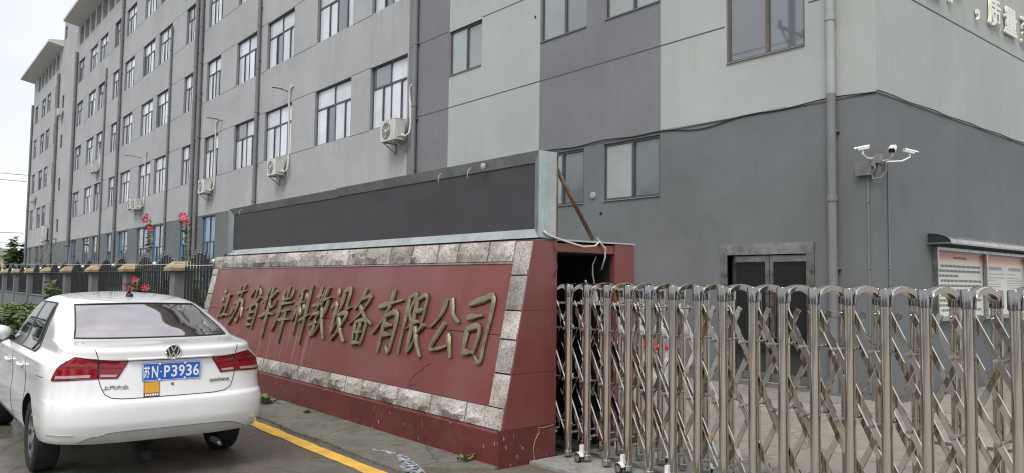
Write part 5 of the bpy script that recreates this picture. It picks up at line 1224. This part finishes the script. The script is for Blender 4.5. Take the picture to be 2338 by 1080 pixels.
# petals
q = MB()
for k in range(6):
    a = 2*math.pi*k/6; P = []
    for i in range(4):
        r_ = .010+.062*(i/3)*(1.0-.10*(k % 2)); wv = .92*(.45+.55*i/3-.25*(i == 3)); P.append([(r_*math.cos(a+s*wv)*(1 if abs(s) < .5 else .97), -.004-.026*(i/3)**1.5-.006*(k % 2)+.016*(1-abs(s)/.62)*i/3, r_*math.sin(a+s*wv)*(1 if abs(s) < .5 else .97)) for s in (-.62, -.3, 0, .3, .62)])
    q.grid(P)
m_fl = q.mesh('flower', 'petal', 'all', fix=False)
q = MB(); q.lathe([(0, -.03), (.009, -.026), (.011, -.01), (.004, 0)], 'y', (0, 0, 0), 8); m_core = q.mesh('core', 'petal_core', 40)
def hollyhock(label, base, top, flowers, seed, nl=26, lean=.1, wide=.16):
    a = thing('hollyhock', label, 'flower', (base[0], base[1], 0), group='red hollyhocks along the fence')
    r_ = random.Random(seed); T = Vector(top)-Vector((base[0], base[1], 0))
    def at(t): return Vector((T.x*t+.04*math.sin(t*5+seed), T.y*t, T.z*t))
    q = MB(); q.tube([at(i/10) for i in range(11)], [.02-.0014*i for i in range(11)], 6); q.build('stem', 'stem_green', a, 'all')
    q = MB()
    for i in range(nl):
        t = r_.uniform(.12, .97); p = at(t); an = r_.uniform(0, 6.28); L_ = wide*(1.3-t*.85)*r_.uniform(.7, 1.3); d = Vector((math.cos(an), math.sin(an), r_.uniform(-.1, .4))); s_ = Vector((-d.y, d.x, 0)).normalized(); e = p+d*L_*1.4
        q.add([p, p+d*L_*.7+s_*L_*.55, e+s_*L_*.25+Vector((0, 0, -.3*L_)), e+d*L_*.2+Vector((0, 0, -.4*L_)), e-s_*L_*.25+Vector((0, 0, -.3*L_)), p+d*L_*.7-s_*L_*.55], [(0, 1, 2), (0, 2, 3), (0, 3, 4), (0, 4, 5)])
    lf_ = q.build('leaf', 'leaf_light', a, fix=False); lf_['kind'] = 'stuff'
    q = MB()
    for i in range(16): p = at(.5+.5*i/16)+Vector((r_.uniform(-.05, .05), -.03, 0)); q.lathe([(0, -.035), (.028, -.012), (.024, .016), (0, .035)], 'z', tuple(p), 6)
    bd_ = q.build('bud', 'leaf_light', a); bd_['kind'] = 'stuff'
    for (fx, fz, sc_, ry) in flowers:
        o = obj('flower', m_fl, a); o.location = (fx-base[0], top[1]-base[1]-.03, fz); o.scale = (sc_*.68,)*3; o.rotation_euler = (r_.uniform(-.3, .3), ry, r_.uniform(1.0, 1.4)); obj('core', m_core, o)
hollyhock('tall hollyhock with red blooms at its tip, left of the two behind the railing', (-21.3, 5.5), (-21.75, 5.5, 3.25), [(-22.1, 3.17, 2.0, 0), (-21.72, 2.94, 2.3, .5), (-22.0, 3.28, 1.2, .3)], 1, 70)
hollyhock('tall hollyhock with one large pink-red bloom, right of the two behind the railing', (-18.1, 5.5), (-18.65, 5.5, 3.05), [(-18.8, 3.05, 2.3, 0), (-18.55, 2.90, 1.5, .9)], 2, 75)
hollyhock('short hollyhock showing three red blooms just above the white car roof', (-18.2, 4.4), (-18.1, 4.4, 1.62), [(-18.75, 1.41, 1.9, 0), (-18.4, 1.58, 1.5, .4), (-17.47, 1.42, 1.9, .2)], 3, 60, wide=.34)
hollyhock('slender hollyhock without large blooms against the railing by the sign', (-15.0, 5.4), (-15.1, 5.4, 1.75), [(-14.75, 1.52, .9, 0), (-14.6, 1.40, .7, .5)], 4, 36)
# weeds
def weed(label, x, y, z, h_, n_, seed):
    a = thing('weed', label, 'weed', (x, y, z), group='weeds in the pavement'); r_ = random.Random(seed); q = MB()
    for i in range(n_):
        an = r_.uniform(0, 6.28); l_ = h_*r_.uniform(.6, 1.4); d = Vector((math.cos(an)*.8, math.sin(an)*.8, r_.uniform(.3, 1.1))).normalized(); s_ = Vector((-math.sin(an), math.cos(an), 0))*l_*.13; b = Vector((r_.uniform(-1, 1)*h_*.6, r_.uniform(-1, 1)*h_*.5, 0)); mid = b+d*l_*.6; tip = b+d*l_+Vector((0, 0, -.15*l_))
        q.add([b, mid+s_, tip, mid-s_], [(0, 1, 2), (0, 2, 3)])
    lf_ = q.build('leaf', 'leaf_light', a, fix=False); lf_['kind'] = 'stuff'
weed('leafy weed tuft on the pavement right behind the car', -9.72, 3.92, .022, .14, 60, 1)
weed('grassy weed at the front corner of the sign wall', -5.62, 4.10, .022, .085, 22, 2)
weed('flat weed patch at the sign plinth left of the paint spill', -8.75, 4.05, .022, .05, 60, 3)

# ================================================================== THINGS BEHIND THE GATE
def bucket(label, x, y, m, lid, s=1.0):
    a = thing('bucket', label, 'bucket', (x, y, .004), group='buckets by the building wall')
    q = MB(); q.lathe([(0, 0), (.12*s, 0), (.15*s, .30*s), (.142*s, .30*s), (.115*s, .02), (0, .02)], 'z', (0, 0, 0), 20); q.build('pail', m, a, 40)
    q = MB(); q.lathe([(.162*s, .285*s), (.165*s, .31*s), (.15*s, .325*s), (0, .33*s)], 'z', (0, 0, 0), 20); q.build('lid', lid, a, 40)
def crate(label, x, y, wd, dp, ht, m, z=.004):
    a = thing('crate', label, 'crate', (x, y, z)); q = MB(); t = .015
    q.box(0, wd, 0, t, 0, ht); q.box(0, wd, dp-t, dp, 0, ht); q.box(0, t, t, dp-t, 0, ht); q.box(wd-t, wd, t, dp-t, 0, ht); q.box(t, wd-t, t, dp-t, 0, .02); q.build('shell', m, a)
    q = MB(); q.box(-.012, wd+.012, -.012, dp+.012, ht-.03, ht-.0); q.build('rim', m, a)
crate('red plastic crate by the dark wall behind the gate', -10.1, 10.4, .75, .5, .34, 'red_plastic')
bucket('pale bucket with a bright red lid on the crate behind the gate, left', -9.85, 10.64, 'pale_plastic', 'red_plastic', 1.7)
bucket('pale bucket with a bright red lid behind the gate, right', -8.9, 10.7, 'pale_plastic', 'red_plastic', 1.7)
# rubbish stripes: a few planks lying in the yard
for i, (x, y, rz, l_) in enumerate(((-3.2, 8.6, .3, 1.1), (-2.0, 9.3, -.4, .8))):
    q = MB(); q.box(-l_/2, l_/2, -.04, .04, 0, .018); o = q.build('plank', 'bark'); o.location = (x, y, .006); o.rotation_euler = (0, 0, rz); tag(o, ['longer dark plank lying in the yard behind the gate', 'shorter dark plank lying in the yard behind the gate'][i], 'plank')

# ================================================================== FAR LEFT BACKGROUND
fb = thing('far_building', 'low cream building with pale green roof beyond the fence at far left', 'building', (-130, 10, 0))
q = MB(); q.box(-10, 0, -40, 5.2, 0, 4.6); q.build('wall', 'cream_wall', fb)
q = MB(); q.prism([(-40.5, 4.6), (5.6, 4.6), (5.2, 5.6), (-40, 5.6)], -10.3, .5, lambda a, b, c: (c, a, b)); q.build('roof', 'green_roof', fb)
for i in range(6):
    q = MB(); q.box(.0, .06, -30+i*5.5, -27.5+i*5.5, 1.4, 3.0); q.build('window', 'glass_dark', fb)
q = MB(); q.tube([(.2+2.2*math.sin(t), 3.0-.0, 1.9+.9*math.cos(t)) for t in [R(a) for a in range(-90, 91, 15)]], .12, 6); q.build('porch', 'galvanised_dark', fb)
tr = thing('tree', 'distant green tree above the cream building at the left edge', 'tree', (-150, 15.6, 0))
r_t = random.Random(8); lob = [(r_t.uniform(-3, 3), r_t.uniform(-4, 1.0), r_t.uniform(3.6, 5.6), r_t.uniform(.9, 1.5)) for _ in range(12)]
def tf(r_):
    l = r_.choice(lob); d = Vector((r_.gauss(0, 1), r_.gauss(0, 1), r_.gauss(0, 1))).normalized()*(r_.random()**.4)*l[3]; return (l[0]+d.x, l[1]+d.y, l[2]+d.z)
leaves(2500, tf, .28, 4, 'leaf', 'crown', tr)
q = MB(); q.tube([(0, 0, 0), (.1, 0, 3), (0, .1, 5.5)], [.35, .25, .1], 8); q.build('trunk', 'bark', tr)
for i, (za, zb) in enumerate(((12.92, 12.68), (12.2, 11.95), (6.46, 6.33), (5.3, 5.1))):
    P = [(-100-(8-k)*.0, -20+k*(32.3/8), za+(za-zb)*1.0*((32.3-k*4.04)/2.4)*.35+.25*((k-4)/4)**2-.25) for k in range(9)]
    q = MB(); q.tube(P, .035, 5)
    tag(q.build('overhead_cable', 'wire_grey', None, 'all'), ['topmost overhead cable crossing the sky at far left', 'second overhead cable from the top at far left', 'third overhead cable from the top at far left', 'lowest overhead cable crossing the sky at far left'][i], 'cable')

c2 = copy_tree(car); c2.location = (-50.5, 9.9, 0); c2.rotation_euler = (0, 0, 0)
c2['label'] = 'far white car inside the yard, seen through the railing bars'
# ================================================================== ACROSS THE STREET (seen in the glass and steel)
up_ = thing('utility_pole', 'concrete utility pole with crossarm at the roadside left of the view', 'utility pole', (-14.9, -2.4, 0))
q = MB(); q.tube([(0, 0, 0), (0, 0, 13)], [.19, .12], 14); q.build('pole', 'pole_concrete', up_, 40)
q = MB(); q.box(-.05, .05, -.9, .9, 10.9, 11.0); q.bar((0, .7, 10.9), (0, .1, 10.3), .05, .05, (1, 0, 0)); q.build('crossarm', 'pipe_grey', up_)
for yy in (-.8, .8): q = MB(); q.lathe([(.02, 0), (.06, .02), (.03, .06), (.07, .1), (.03, .14), (.06, .18), (0, .22)], 'z', (0, yy, 11.0), 12); q.build('insulator', 'plastic_dark', up_, 40)
for i, yy in enumerate((-.8, .8)):
    q = MB(); q.tube([(-14.9+x, -2.4+yy, 11.24-.9+.9*(abs(x)/45)**2*2*.5+.45*0) for x in range(-60, 61, 6)], .02, 5)
    tag(q.build('power_line', 'wire_black', None, 'all'), ['power line on the street side of the utility pole', 'power line on the factory side of the utility pole'][i], 'cable')
rt = random.Random(77)
for i in range(13):  # trees added out of view to darken reflections in glass and steel
    if i < 6: x = -70+i*9+rt.uniform(-1, 1); y = -8.5+rt.uniform(-1, 1)
    else: x = -14+(i-6)*6.5+rt.uniform(-1, 1); y = -17+rt.uniform(-2, 2)
    hh = rt.uniform(6, 8.5)
    t_ = thing('reflection_tree', 'leafy tree added across the street for its reflection, outside the picture', 'tree', (x, y, 0), group='trees added for reflections across the street')
    lob2 = [(rt.uniform(-2.4, 2.4), rt.uniform(-1.6, 1.6), hh*rt.uniform(.12, .85), rt.uniform(1.0, 1.7)) for _ in range(10)]
    def tf2(r_):
        l = r_.choice(lob2); d = Vector((r_.gauss(0, 1), r_.gauss(0, 1), r_.gauss(0, 1))).normalized()*(r_.random()**.4)*l[3]; return (l[0]+d.x, l[1]+d.y, max(.3, l[2]+d.z))
    leaves(1500, tf2, .32, 100+i, 'leaf', 'crown', t_)
    q = MB(); q.tube([(0, 0, 0), (.1, 0, hh*.4), (0, .1, hh*.75)], [.22, .15, .05], 8)
    for l in lob2[:5]: q.tube([(.05, 0, hh*.2), (l[0]*.5, l[1]*.5, hh*.2+(l[2]-hh*.2)*.6), (l[0], l[1], l[2])], [.08, .05, .02], 5)
    q.build('trunk', 'bark', t_)

# grit and leaf litter gathered along the foot of the sign wall and the pavement edge
rg2 = random.Random(31); q = MB()
for i in range(420):
    if i < 200: x, y, z = rg2.uniform(-11, -5.3), 4.19-abs(rg2.gauss(0, .05)), .022
    elif i < 330: x = rg2.uniform(-11, -5.4); y = 3.5+rg2.gauss(0, .06); z = .0 if y < 3.44 else .022
    else: x, y, z = rg2.uniform(-5.2, -3.2), rg2.uniform(3.8, 4.5), .006
    r_ = rg2.uniform(.004, .013); h_ = r_*rg2.uniform(.4, .9); a = rg2.uniform(0, 3); P = [(x+r_*math.cos(a+k*1.257)*rg2.uniform(.7, 1.2), y+r_*math.sin(a+k*1.257)*rg2.uniform(.7, 1.2), z) for k in range(5)]
    q.add(P+[(x, y, z+h_)], [(k, (k+1) % 5, 5) for k in range(5)])
o = q.build('grit', 'dirt', fix=False); o['kind'] = 'stuff'; o['label'] = 'loose grit along the foot of the sign wall'; o['category'] = 'grit'
